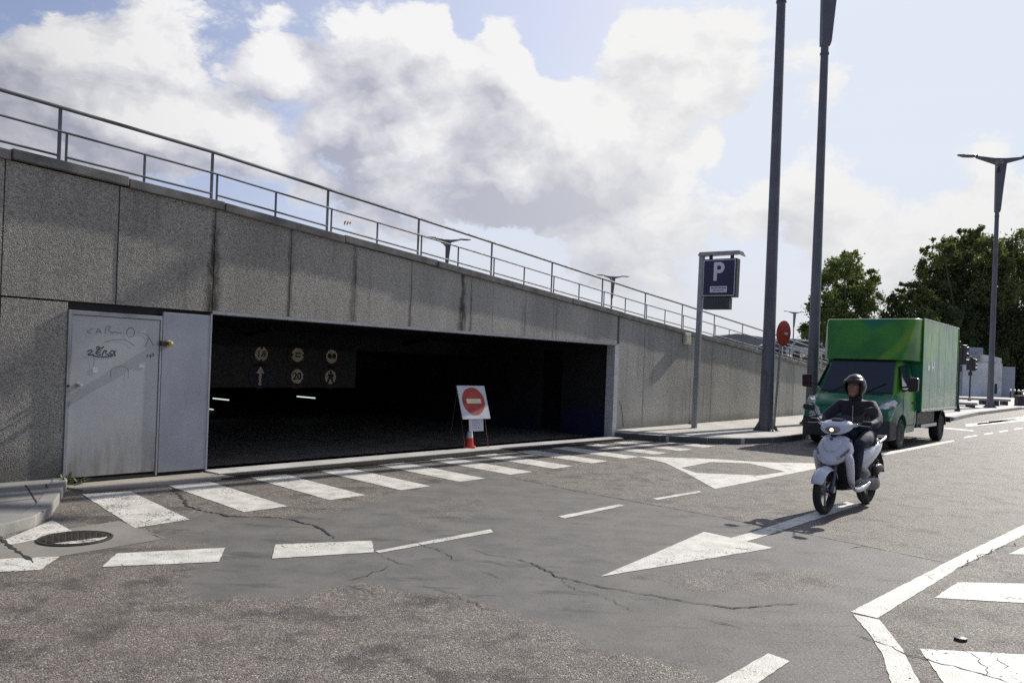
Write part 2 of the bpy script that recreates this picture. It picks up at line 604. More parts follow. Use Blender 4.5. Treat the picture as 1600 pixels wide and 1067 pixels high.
M_wall = concrete_wall_mat()
M_asph = asphalt_mat()
M_paint = paint_mat()
M_paint_old = paint_mat('old_road_paint', .95)
M_pave = pavement_mat('pavement_concrete', (.43, .41, .37))
M_pavel = pavement_mat('left_pavement_concrete', (.23, .225, .21))
M_kerbl = pavement_mat('left_kerb_concrete', (.25, .243, .225), 30)
M_surr = pavement_mat('manhole_concrete', (.21, .195, .17), 30)
M_kerb = pavement_mat('kerb_concrete', (.34, .33, .305), 30)
M_apron = pavement_mat('apron_concrete', (.30, .27, .225), 30)
M_plaza = pavement_mat('plaza_stone', (.55, .53, .49), 20, .3)
M_ground = pavement_mat('far_ground', (.20, .20, .16), 4)
M_cope = pmat('coping_concrete', (.17, .165, .155), .9, vary=.3, vscale=4, bumps=(60, .5, .006), dirt=.5)
M_core = pmat('wall_core', (.03, .03, .03), .95)
M_galv = pmat('galvanised_rail', (.12, .12, .13), .6, .3, vary=.12)
M_post = pmat('painted_lamp_post', (.135, .135, .155), .5, .25, vary=.10, vscale=2.0, fine=.15)
M_pole = pmat('grey_steel_pole', (.30, .31, .32), .45, .4, vary=.1, dirt=.15)
M_dark = pmat('black_plastic', (.018, .018, .02), .5)
M_rub = pmat('rubber_tyre', (.018, .018, .018), .8, bumps=(80, .3, .003))
M_steel = pmat('bare_steel', (.45, .45, .46), .3, .9)
M_white = pmat('white_sheet', (.56, .56, .58), .5, vary=.05, dirt=.25)
M_red = pmat('sign_red', (.42, .02, .018), .45, vary=.08)
M_blue = pmat('sign_blue', (.014, .010, .060), .35, vary=.08)
M_signw = pmat('sign_white', (.66, .64, .70), .4, vary=.04)
M_glass = pmat('dark_glass', (.022, .026, .036), .06, 0, vary=0, spec=.7)

# ------------------------------------------------------------------ ground and road
COPE = [(-9, 4.1), (-4, 3.80), (-2.5, 3.73), (0, 3.62), (1.8, 3.49), (3.77, 3.355), (5.68, 3.215), (7.55, 3.075), (9.42, 2.935), (11.34, 2.79), (13.25, 2.665), (15.1, 2.525), (18.2, 2.3), (22.4, 1.98), (30, 1.40), (40, .6)]


def cope(s):
    for (a, ha), (b, hb) in zip(COPE, COPE[1:]):
        if s <= b: return ha + (hb - ha) * (s - a) / (b - a)
    return .6


gb = MB()
gb.add([(-700, -700, -.35), (900, -700, -.35), (900, 1500, -.35), (-700, 1500, -.35)], [(0, 1, 2, 3)])
tag(gb.build('ground', M_ground), kind='structure')


def poly_sd(P, poly):
    """signed distance to polygon (positive inside) for points P (n,2)"""
    poly = np.array(poly)
    d = np.full(len(P), 1e9)
    inside = np.zeros(len(P), bool)
    for i in range(len(poly)):
        a, b = poly[i], poly[(i + 1) % len(poly)]
        e = b - a
        wv = P - a
        tt = np.clip((wv @ e) / (e @ e), 0, 1)
        d = np.minimum(d, np.hypot(*(wv - tt[:, None] * e).T))
        c = (a[1] > P[:, 1]) != (b[1] > P[:, 1])
        with np.errstate(divide='ignore', invalid='ignore'):
            xi = a[0] + (P[:, 1] - a[1]) * (b[0] - a[0]) / (b[1] - a[1] + 1e-12)
        inside ^= c & (P[:, 0] < xi)
    return np.where(inside, d, -d)


# dense sheet near the crossing with the extent of the resurfaced strip, coarse sheet beyond
x0, x1, y0, y1, st = -7.0, 11.0, 2.2, 17.2, .075
nx, ny = int(round((x1 - x0) / st)) + 1, int(round((y1 - y0) / st)) + 1
gx, gy = np.meshgrid(np.linspace(x0, x1, nx), np.linspace(y0, y1, ny))
P2 = np.stack([gx.ravel(), gy.ravel()], 1)
seal_poly = [g(*q) for q in ((240, 835), (300, 800), (360, 806), (440, 810), (520, 800), (600, 780), (690, 752), (740, 737), (800, 745), (900, 767), (1000, 785), (1160, 815), (1250, 832), (1350, 852), (1485, 880), (1420, 915), (1345, 955), (1400, 1067), (1180, 1090),
                             (1060, 1040), (930, 1010), (860, 975), (760, 945), (660, 925), (560, 912), (440, 935), (300, 935), (270, 905), (330, 870), (300, 850))]
sdv = poly_sd(P2, seal_poly)
isl = poly_sd(P2, [g(*q) for q in ((960, 900), (1130, 872), (1320, 890), (1340, 915), (1220, 938), (1050, 925))])
isl2 = poly_sd(P2, [g(*q) for q in ((590, 800), (660, 775), (760, 778), (800, 800), (720, 822), (640, 825))])
val = .5 + np.clip(sdv / .30, -1, 1) * .5 - np.clip(isl / .35 + .5, 0, 1) * .55 - np.clip(isl2 / .4 + .5, 0, 1) * .45
me = bpy.data.meshes.new('road')
V = np.zeros((nx * ny, 3), 'f')
V[:, :2] = P2
ii = (np.arange(ny - 1)[:, None] * nx + np.arange(nx - 1)[None]).ravel()
F = np.stack([ii, ii + 1, ii + nx + 1, ii + nx], 1)
extra = np.array([(-60, -30, 0), (150, -30, 0), (150, y0, 0), (x1, y0, 0), (x0, y0, 0), (-60, y0, 0), (-60, y1, 0), (x0, y1, 0), (x1, y1, 0), (150, y1, 0), (150, 90, 0), (-60, 90, 0)], 'f')
n0 = len(V)
V = np.concatenate([V, extra])
ef = [(0, 1, 2, 5), (5, 4, 7, 6), (3, 2, 9, 8), (6, 9, 10, 11)]
Fall = [tuple(f) for f in F.tolist()] + [tuple(n0 + i for i in f) for f in ef]
me.from_pydata(V.tolist(), [], Fall)
at_ = me.attributes.new('sealed', 'FLOAT', 'POINT')
at_.data.foreach_set('value', np.concatenate([val, np.zeros(len(extra))]).astype('f'))
me.materials.append(M_asph)
road = bpy.data.objects.new('road', me)
COL.objects.link(road)
tag(road, kind='structure')


def flat(name, pts, z, mat, parent=road, holes=(), thick=0):
    if parent is road and z > .003 and not holes:
        fine = []
        for i in range(len(pts)):
            a, b = Vector(pts[i]), Vector(pts[(i + 1) % len(pts)])
            n_ = max(1, min(60, int((b - a).length / .06)))
            for k in range(n_):
                q = a.lerp(b, k / n_)
                fine.append((q.x + random.uniform(-.004, .004), q.y + random.uniform(-.004, .004)))
        pts = fine
    loops = [[Vector((p[0], p[1], 0)) for p in pts]] + [[Vector((p[0], p[1], 0)) for p in h] for h in holes]
    tris = tessellate_polygon(loops)
    vs = [v for lp in loops for v in lp]
    mb = MB()
    n = len(vs)
    mb.add([(v.x, v.y, z) for v in vs], [tuple(t) for t in tris])
    if thick:
        mb.add([(v.x, v.y, z - thick) for v in vs], [])
        o = 0
        for lp in loops:
            k = len(lp)
            for i in range(k):
                a, b = o + i, o + (i + 1) % k
                mb.f.append([a, b, b + n, a + n]); mb.mi.append(0)
            o += k
    o = mb.build(name, mat, parent)
    # keep the top facing up
    if not thick:
        me = o.data
        if me.polygons[0].normal.z < 0: me.flip_normals()
    return o


def mark(name, pxs, mat=M_paint, z=.004):
    return flat(name, [g(*q) for q in pxs], z, mat)


# zebra crossing along the garage front, regular bars in the wall's own directions
mark('crossing_stripe', [(128, 772), (204, 768), (297, 812), (210, 825)], M_paint_old, .0045)
for k in range(12):
    s0 = -.84 + 1.093 * k
    pb = 2.62 - .035 * k
    pa = .64 - .015 * k
    if k > 9: pa += .5 * (k - 9) + .3
    q = [W(s0, pa), W(s0 + .53, pa), W(s0 + .31, pb), W(s0 - .21, pb)]
    flat('crossing_stripe', [(v.x, v.y) for v in q], .004, M_paint if k < 8 else M_paint_old, road)
for q in ([(8, 843), (82, 813), (115, 831), (58, 843), (14, 852)],
          [(-60, 876), (94, 870), (62, 891), (-60, 896)],
          [(160, 886), (182, 865), (352, 856), (342, 878)],
          [(425, 873), (430, 851), (581, 845), (584, 863)]):
    mark('crossing_dash', q, M_paint_old if q[0][0] < 100 else M_paint, .0045)
mark('lane_line', [(586, 861), (767, 827), (770, 832), (592, 864)])
mark('lane_line', [(872, 807), (967, 788), (976, 790), (882, 810)])
mark('lane_line', [(1020, 779), (1092, 767), (1097, 769), (1027, 781)])
flat('island_marking', [g(*q) for q in ((996, 713), (1111, 717), (1190, 722), (1275, 724), (1277, 732), (1117, 764), (1074, 740), (1039, 723))], .004, M_paint, road,
     holes=[[g(*q) for q in ((1064, 731), (1111, 722), (1171, 724), (1227, 737), (1186, 743), (1089, 739))]])
mark('arrow_marking', [(938, 901), (1100, 831), (1142, 840), (1170, 833), (1322, 784), (1344, 789), (1200, 836), (1167, 846), (1209, 856)])
mark('edge_line', [(1328, 956), (1342, 949), (1500, 868), (1600, 820), (1900, 690), (1930, 694), (1650, 812), (1600, 836), (1500, 886), (1371, 966)])
mark('edge_line', [(1332, 960), (1372, 968), (1384, 980), (1410, 1015), (1437, 1067), (1470, 1150), (1420, 1150), (1392, 1067), (1380, 1025), (1362, 995)])
mark('crossing_bar', [(1575, 866), (1600, 855), (1800, 850), (1800, 866)])
mark('crossing_bar', [(1460, 934), (1497, 910), (1800, 916), (1800, 954)])
mark('crossing_bar', [(1437, 1014), (1800, 1034), (1900, 1120), (1505, 1110)])
mark('lane_bar', [(1050, 1110), (1120, 1067), (1200, 1021), (1234, 1033), (1185, 1067), (1125, 1110)])
mark('lane_line', [(1377, 712), (1391, 705), (1490, 687.5), (1492, 689.5), (1395, 709)])
for a, b in (((1505, 683), (1525, 679.5)), ((1536, 678), (1550, 675.7)), ((1560, 674), (1573, 672)), ((1583, 670), (1597, 668))):
    mark('lane_dash', [(a[0], a[1]), (b[0], b[1]), (b[0] + 3, b[1] + 1.3), (a[0] + 3, a[1] + 1.5)])
mark('lane_line', [(1466, 667), (1520, 672), (1522, 674), (1466, 669)])
for a in (0, 9, 18):
    mark('far_crossing_bar', [(1545 - a * 2, 658 - a * .1 + a * .35), (1640, 645 + a * .35), (1640, 647.5 + a * .35), (1545 - a * 2, 660.5 + a * .35)], M_paint)

# cracks and tar seams: thin irregular ribbons of real width
M_crack = pmat('crack_shadow', (.012, .012, .012), .95)
M_tar = pmat('tar_seam', (.035, .034, .034), .55, bumps=(50, .4, .004))


def ribbon(name, pxs, wd, mat, z=.010, jag=.02, step=.06):
    pts = [Vector((*g(*q), 0)) for q in pxs]
    path = []
    for a, b in zip(pts, pts[1:]):
        n = max(1, int((b - a).length / step))
        for i in range(n): path.append(a.lerp(b, i / n))
    path.append(pts[-1])
    vs, fs = [], []
    dev = 0
    for i, p in enumerate(path):
        t = (path[min(i + 1, len(path) - 1)] - path[max(0, i - 1)]).normalized()
        nn = Vector((-t.y, t.x, 0))
        dev = dev * .62 + random.uniform(-jag, jag)
        wv = wd * random.uniform(.25, 1.3) * min(1, .25 + i / 4, .25 + (len(path) - 1 - i) / 4)
        c = p + nn * dev
        vs += [(c.x + nn.x * wv / 2, c.y + nn.y * wv / 2, z), (c.x - nn.x * wv / 2, c.y - nn.y * wv / 2, z)]
    for i in range(len(path) - 1): fs.append((2 * i, 2 * i + 1, 2 * i + 3, 2 * i + 2))
    mb = MB(); mb.add(vs, fs)
    return mb.build(name, mat, road)


for pts, wd, m, jg in (
        ([(800, 746), (900, 767), (1000, 785), (1100, 803), (1160, 815), (1250, 832), (1350, 852), (1485, 880)], .022, M_tar, .006),
        ([(270, 762), (285, 780), (302, 796), (360, 806), (440, 809), (490, 821), (525, 841)], .035, M_tar, .02),
        ([(800, 872), (830, 880), (875, 902), (940, 917), (1000, 927), (1050, 935), (1120, 947), (1145, 950), (1200, 945), (1250, 942)], .018, M_crack, .02),
        ([(735, 858), (770, 868), (800, 872)], .012, M_crack, .02),
        ([(1085, 966), (1120, 973), (1160, 981)], .012, M_crack, .02),
        ([(1330, 988), (1365, 1000), (1400, 1015), (1420, 1025), (1450, 1030), (1490, 1040), (1520, 1050), (1560, 1062), (1610, 1075)], .016, M_crack, .025),
        ([(1510, 882), (1530, 869), (1560, 858), (1595, 848)], .014, M_crack, .03),
        ([(1490, 890), (1512, 882), (1540, 884)], .010, M_crack, .02),
        ([(540, 907), (575, 900), (590, 893), (607, 884)], .014, M_crack, .02),
        ([(545, 915), (580, 925), (605, 932)], .012, M_crack, .02),
        ([(735, 876), (765, 878), (800, 887)], .012, M_crack, .02),
        ([(750, 893), (770, 900), (790, 907)], .012, M_crack, .02),
        ([(645, 845), (690, 862), (715, 878)], .009, M_crack, .02),
        ([(584, 864), (620, 880), (650, 886)], .009, M_crack, .02),
        ([(870, 900), (900, 922), (940, 930), (990, 955)], .008, M_crack, .03),
        ([(1500, 1010), (1530, 1030), (1545, 1060)], .007, M_crack, .03),
        ([(1540, 1015), (1570, 1045), (1600, 1052)], .007, M_crack, .03),
        ([(225, 833), (245, 838), (262, 843)], .010, M_crack, .01),
        ([(-10, 835), (20, 856), (50, 880)], .045, M_tar, .01),
        ([(640, 915), (720, 930), (760, 950), (800, 955)], .008, M_crack, .04),
        ([(1330, 856), (1350, 853)], .03, M_tar, .01)):
    ribbon('road_crack', pts, wd * .8, m, .0058, jg * .9, .04)

# concrete surround and manhole
flat('manhole_surround', [g(*q) for q in ((-60, 868), (14, 846), (60, 833), (186, 814), (261, 841), (95, 869), (-60, 893))], .0025, M_surr)
mx, my = g(118, 842)
mh = thing('manhole_cover', 'round iron manhole cover half painted white near the left kerb', 'manhole cover', (mx, my, .006), .5)
M_iron = pmat('cast_iron', (.065, .055, .044), .6, .5, vary=.3, vscale=12, dirt=.3)
MB().lathe([(.268, 0), (.285, 0), (.285, .007), (.268, .008), (.268, 0)], 40).build('rim', M_iron, mh, 30)
MB().lathe([(.0, .004), (.262, .004), (.262, .0)], 40).build('lid', M_iron, mh, 30)
lug = MB()
for i in range(-6, 7):
    for j in range(-6, 7):
        if (i * i + j * j) ** .5 * .046 < .235: lug.box(i * .046 - .014, i * .046 + .014, j * .046 - .014, j * .046 + .014, .003, .010)
tag(lug.build('stud', M_iron, mh), kind='stuff')
seg = [(-.245 * math.cos(a), -.245 * math.sin(a)) for a in np.linspace(.75, 2.75, 14)]
pt = MB(); pt.prism(seg, .0095, .0115, 'z'); o = pt.build('painted_patch', M_paint_old, mh); o.rotation_euler[2] = .15
vx_, vy_ = g(1501, 1000)
MB().lathe([(0, .0), (.038, .0), (.034, .016), (0, .020)], 14).build('dark_lump', M_dark).location = (vx_, vy_, .002)  # small dark lump lying on the road, its kind unclear
tag(bpy.data.objects['dark_lump'], 'small dark round lump between two white bars at lower right', 'valve cap')

# ------------------------------------------------------------------ left pavement
kl = [(-14, 4.6), (-9, 5.3), (-6.2, 5.65), (-5.0, 5.95), (-4.50, 6.25), (-4.24, 6.65), (-4.20, 7.1), (-4.33, 7.55), (-4.55, 8.05), (-4.76, 8.5), (-4.92, 8.85), (-5.05, 9.12), (-5.22, 9.34)]
wl_in = W(-1.80, .02)
back = [(W(-1.86, .0).x, W(-1.86, .0).y), (W(-16, .0).x, W(-16, .0).y)]
pv = flat('pavement', [p for p in kl] + back, .095, M_pavel, None, thick=.2)
tag(pv, kind='structure')
pv.location = (0, 0, 0)


def offset_path(path, d):
    out = []
    for i, p in enumerate(path):
        a, b = Vector(path[max(0, i - 1)]), Vector(path[min(len(path) - 1, i + 1)])
        t = (b - a).normalized()
        out.append((p[0] - t.y * d, p[1] + t.x * d))
    return out


def kerb_run(path, wd, z, parent, seg_len=1.0, mat=M_kerb, side=1):
    """kerb stones of real length along a path, each a part"""
    pts = [Vector(p) for p in path]
    L = [0]
    for a, b in zip(pts, pts[1:]): L.append(L[-1] + (b - a).length)

    def P(l):
        for i in range(len(pts) - 1):
            if l <= L[i + 1] + 1e-9:
                t = (l - L[i]) / (L[i + 1] - L[i]); return pts[i].lerp(pts[i + 1], t), (pts[i + 1] - pts[i]).normalized()
        return pts[-1], (pts[-1] - pts[-2]).normalized()
    n = int(L[-1] / seg_len)
    for k in range(n):
        outer, inner = [], []
        for q in range(5):
            l = (k + .006 + q / 4 * .988) * L[-1] / n
            p, t = P(l)
            nn = Vector((-t.y, t.x)) * side
            outer.append(p - nn * .012); inner.append(p + nn * wd)
        poly = [(v.x, v.y) for v in outer] + [(v.x, v.y) for v in reversed(inner)]
        mb = MB(); mb.prism(poly, -.1, z + random.uniform(-.002, .002), 'z')
        mb.build('kerb_stone', mat, parent, bevel=.012)


kerb_run(kl[3:], .14, .101, pv, .95, M_kerbl, 1)
for a, b in (((40, 757), (68, 800)), ((72, 756), (78, 770)), ((-20, 786), (70, 777)), ((55, 800), (78, 770))):
    p, q = g(*a, .1), g(*b, .1)
    v = Vector((q[0] - p[0], q[1] - p[1])).normalized(); nn = Vector((-v.y, v.x)) * .006
    mb = MB(); mb.add([(p[0] + nn.x, p[1] + nn.y, .099), (q[0] + nn.x, q[1] + nn.y, .099), (q[0] - nn.x, q[1] - nn.y, .099), (p[0] - nn.x, p[1] - nn.y, .099)], [(0, 1, 2, 3)])
    mb.build('pavement_joint', M_tar, pv)

# apron under the doors
ap = flat('door_apron', [(W(s, p).x, W(s, p).y) for s, p in ((-1.86, -.05), (-.02, -.05), (-.05, .02), (.1, .55), (-.75, .62), (-1.2, .55), (-1.75, .5))], .022, M_apron, road, thick=.05)

# ------------------------------------------------------------------ right pavement
kr = [(W(9.97, .03).x, W(9.97, .03).y), (W(10.12, .6).x, W(10.12, .6).y), (W(10.3, 1.2).x, W(10.3, 1.2).y), (W(10.75, 1.9).x, W(10.75, 1.9).y), (W(11.5, 2.42).x, W(11.5, 2.42).y),
      (W(12.5, 2.7).x, W(12.5, 2.7).y), (W(13.7, 2.78).x, W(13.7, 2.78).y), (W(16, 2.62).x, W(16, 2.62).y), (W(22, 2.3).x, W(22, 2.3).y), (W(45, 1.6).x, W(45, 1.6).y)]
bk = [(W(45, -.03).x, W(45, -.03).y), (W(9.97, -.03).x, W(9.97, -.03).y)]
pr = flat('pavement', kr + bk, .13, M_pave, None, thick=.25)
tag(pr, kind='structure')
# gentle rise towards the wall
for v in pr.data.vertices:
    q = (Vector(v.co[:]) - W0); p_ = q.dot(WN); s_ = q.dot(WU)
    if v.co.z > 0 and p_ < .01: v.co.z = .19 if s_ < 20 else .3
M_kerbd = pavement_mat('shaded_kerb_concrete', (.10, .098, .092), 30, .05)  # dark tone puts the shade on the right kerb into its colour
kerb_run(kr[:9], .10, .136, pr, 1.0, M_kerbd, 1)

# far plaza with kerb at right
kp = [g(*q) for q in ((1440, 668), (1470, 661), (1500, 657), (1520, 653.5))]
kp = [(17.6, 31.6), (19.8, 34.6), (22.2, 37.8), (31, 48.3), (62, 84), (95, 120)]
pz = flat('plaza', kp + [(95, 190), (10, 190), (12, 60), (14, 40)], .12, M_plaza, None, thick=.2)
tag(pz, kind='structure')
kerb_run(kp[:4], .22, .15, pz, 2.2, M_kerb, 1)

# ------------------------------------------------------------------ concrete wall with panels
wall = thing('concrete_wall', 'long grey concrete retaining wall sloping down to the right, with the dark garage opening', 'wall', W0, WANG)


def panel(s0, s1, z0, z1=None, name='panel', y0=0.0, gap=.007):
    a, b = s0 + gap, s1 - gap
    ta = (cope(a) - .11) if z1 is None else z1
    tb = (cope(b) - .11) if z1 is None else z1
    y = y0 + random.uniform(-.003, .003)
    mb = MB()
    mb.prism([(a, z0), (b, z0), (b, tb), (a, ta)], y, y + .1)
    return mb.build(name, M_wall, wall)


js = [-7.4, -6.17, -4.94, -3.7, -2.475, -1.25, 0, 1.19, 2.37, 3.55, 4.81, 5.62, 6.57, 7.51, 8.8, 9.95]
for a, b in zip(js, js[1:]):
    panel(a, b, 2.145 if b < .1 else 2.165, gap=.007 if a < .1 else .0035)
for a, b in zip(js[:5] + [-1.80], js[1:5] + [-1.80]):
    if b <= a: continue
    panel(a, b, -.2, 2.125)
panel(-2.475, -1.78, -.2, 2.125)
jr = [9.95 + 1.222 * k for k in range(0, 26)]
for a, b in zip(jr, jr[1:]): panel(a if a > 10 else 10.03, b, .0, gap=.005)
core = MB()
for a, b in zip(np.arange(-7.4, 0, 1.85), np.arange(-5.55, 1, 1.85)):
    core.prism([(a, 2.16), (b, 2.16), (b, cope(b) - .12), (a, cope(a) - .12)], .035, .3)
for a, b in zip(np.arange(0, 9.9, 1.985), np.arange(1.985, 10, 1.985)):
    core.prism([(a, 2.185), (b, 2.185), (b, cope(b) - .12), (a, cope(a) - .12)], .035, .3)
for k in range(0, 25, 3):
    a, b = jr[k], jr[min(k + 3, 25)]
    if a < 10: a = 10.05
    core.prism([(a, -.1), (b, -.1), (b, cope(b) - .12), (a, cope(a) - .12)], .035, .3)
core.box(-7.4, -1.80, .035, .3, -.2, 2.13)
core.build('backing', M_core, wall)
# coping stones
for k in range(-4, 19):
    a = -2.43 + (k) * 1.27 if k < 2 else .11 + (k - 2) * 2.0
    b = -2.43 + (k + 1) * 1.27 if k < 2 else .11 + (k - 1) * 2.0
    if k == 1: b = .11
    dz = random.uniform(-.006, .010) if k > 0 else (.0 if k % 2 else .022)
    mb = MB()
    mb.prism([(a + .006, cope(a) - .11 + dz), (b - .006, cope(b) - .11 + dz), (b - .006, cope(b) + dz), (a + .006, cope(a) + dz)], -.05 + random.uniform(-.004, .004), .42)
    mb.build('coping_stone', M_cope, wall, bevel=.008)

# steel frame of the opening, sill and drain
fr = thing('door_frame', 'pale steel frame lining the wide garage opening in the wall', 'frame', W0, WANG)
M_frame = pmat('pale_steel', (.33, .34, .35), .5, .3, vary=.1, dirt=.3)
MB().box(.0, 10.03, -.012, .2, 2.118, 2.162).build('lintel', M_frame, fr)
MB().box(9.86, 10.026, -.018, .2, .02, 2.117).build('jamb', pmat('pale_jamb_steel', (.52, .53, .53), .5, .1, dirt=.2), fr)
dr = thing('drain_channel', 'long grated drain channel along the garage threshold', 'drain', W0, WANG)
MB().box(.02, 9.9, -.3, .12, -.05, .035).build('sill', pavement_mat('sill_concrete', (.42, .41, .39)), dr)
MB().box(-.1, 9.75, -.6, -.31, .000, .006).build('channel', M_core, dr)
gr = MB()
for k in range(330):
    gr.box(-.1 + k * .03, -.1 + k * .03 + .011, -.585, -.325, .006, .020)
M_grate = pmat('rusty_grate', (.045, .036, .028), .8, .2, vary=.3)
tag(gr.build('grate_bar', M_grate, dr), kind='stuff')
gr = MB()
for y in (-.6, -.318, -.46): gr.box(-.11, 9.76, y, y + .012, .0, .024)
gr.build('grate_frame', M_grate, dr)

# garage interior, all real and unlit except its tubes
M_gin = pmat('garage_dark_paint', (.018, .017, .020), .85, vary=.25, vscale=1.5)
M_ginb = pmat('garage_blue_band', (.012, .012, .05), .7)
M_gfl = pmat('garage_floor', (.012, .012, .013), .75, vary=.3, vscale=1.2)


def gz(y): return 0.0 if y < .6 else (-(y - .6) * .14 if y < 12 else -1.6)


def gc(y): return 2.2 if y < 3.2 else max(2.2 - (y - 3.2) * .14, .78)


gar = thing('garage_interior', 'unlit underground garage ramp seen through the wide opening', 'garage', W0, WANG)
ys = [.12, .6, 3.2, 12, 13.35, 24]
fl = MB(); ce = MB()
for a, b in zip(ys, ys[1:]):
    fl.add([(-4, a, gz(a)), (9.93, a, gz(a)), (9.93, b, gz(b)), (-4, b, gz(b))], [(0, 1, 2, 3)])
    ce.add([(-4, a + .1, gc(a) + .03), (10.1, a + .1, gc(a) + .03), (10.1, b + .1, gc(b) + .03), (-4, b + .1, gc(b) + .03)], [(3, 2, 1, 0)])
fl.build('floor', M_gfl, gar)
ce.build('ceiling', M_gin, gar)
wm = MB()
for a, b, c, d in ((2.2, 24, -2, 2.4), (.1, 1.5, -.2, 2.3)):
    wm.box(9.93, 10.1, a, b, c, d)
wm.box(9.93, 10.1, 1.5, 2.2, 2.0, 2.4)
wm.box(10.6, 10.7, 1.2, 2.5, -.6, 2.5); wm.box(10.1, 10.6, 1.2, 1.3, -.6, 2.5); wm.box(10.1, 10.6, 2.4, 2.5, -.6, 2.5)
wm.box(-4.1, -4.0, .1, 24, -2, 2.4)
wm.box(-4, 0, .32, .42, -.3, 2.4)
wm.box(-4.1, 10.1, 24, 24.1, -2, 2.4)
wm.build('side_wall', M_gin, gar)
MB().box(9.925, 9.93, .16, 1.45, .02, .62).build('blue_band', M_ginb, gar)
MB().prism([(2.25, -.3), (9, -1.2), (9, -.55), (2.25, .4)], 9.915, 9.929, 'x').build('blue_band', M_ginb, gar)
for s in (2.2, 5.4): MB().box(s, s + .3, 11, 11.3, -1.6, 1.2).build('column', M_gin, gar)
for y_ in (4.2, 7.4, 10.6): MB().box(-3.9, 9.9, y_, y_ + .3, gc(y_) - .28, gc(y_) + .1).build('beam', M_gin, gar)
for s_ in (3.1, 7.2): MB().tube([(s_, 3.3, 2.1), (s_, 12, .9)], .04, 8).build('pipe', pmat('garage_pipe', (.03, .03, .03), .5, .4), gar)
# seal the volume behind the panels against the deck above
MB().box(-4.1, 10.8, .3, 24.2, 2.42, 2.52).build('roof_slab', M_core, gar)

M_tube = pmat('lit_tube', (.8, .85, .85), .4, emit=((.85, 1, .95), .75))
for px, py, Y, ln in ((478, 620.5, 20.0, .75), (345, 623.5, 19.0, .7), (328, 639, 22, .35), (540, 683, 17, 0)):
    if ln == 0: continue
    c = at(px, py, Y)
    tb = thing('tube_light', {478: 'lit fluorescent tube under the round road signs inside the garage', 345: 'lit fluorescent tube at the left inside the garage', 328: 'short lit tube lowest at the left edge inside the garage'}[px], 'tube light', c, WANG + PI / 2, 'fluorescent tubes inside the garage')
    MB().box(-ln / 2, ln / 2, -.05, .05, .02, .06).build('housing', M_gin, tb)
    MB().tube([(-ln / 2, 0, 0), (ln / 2, 0, 0)], .014, 8).build('tube', M_tube, tb)

# hanging board with six roundels
bd = thing('road_sign_board', 'dark board of six round traffic signs hanging inside the garage', 'sign board', W(0, -4.6), WANG)
M_board = pmat('dark_board', (.028, .026, .028), .6)
MB().box(.9, 6.2, .03, .06, .93, 1.86).build('board', M_board, bd)
M_blk = pmat('black_print', (.01, .01, .01), .6)
M_sgw = pmat('roundel_white', (.75, .71, .52), .55, vary=.06)
M_redd = pmat('roundel_red', (.035, .006, .006), .55)
M_blud = pmat('roundel_blue', (.006, .008, .035), .55)


def on_board(px, py):
    u, d = rotpx(px, py)
    k = u / FPX
    o = W(0, -4.6)
    s = (k * o.y - o.x) / (.641 - k * .7675)
    Y = o.y + s * .7675
    return s, EYE - d * Y / FPX


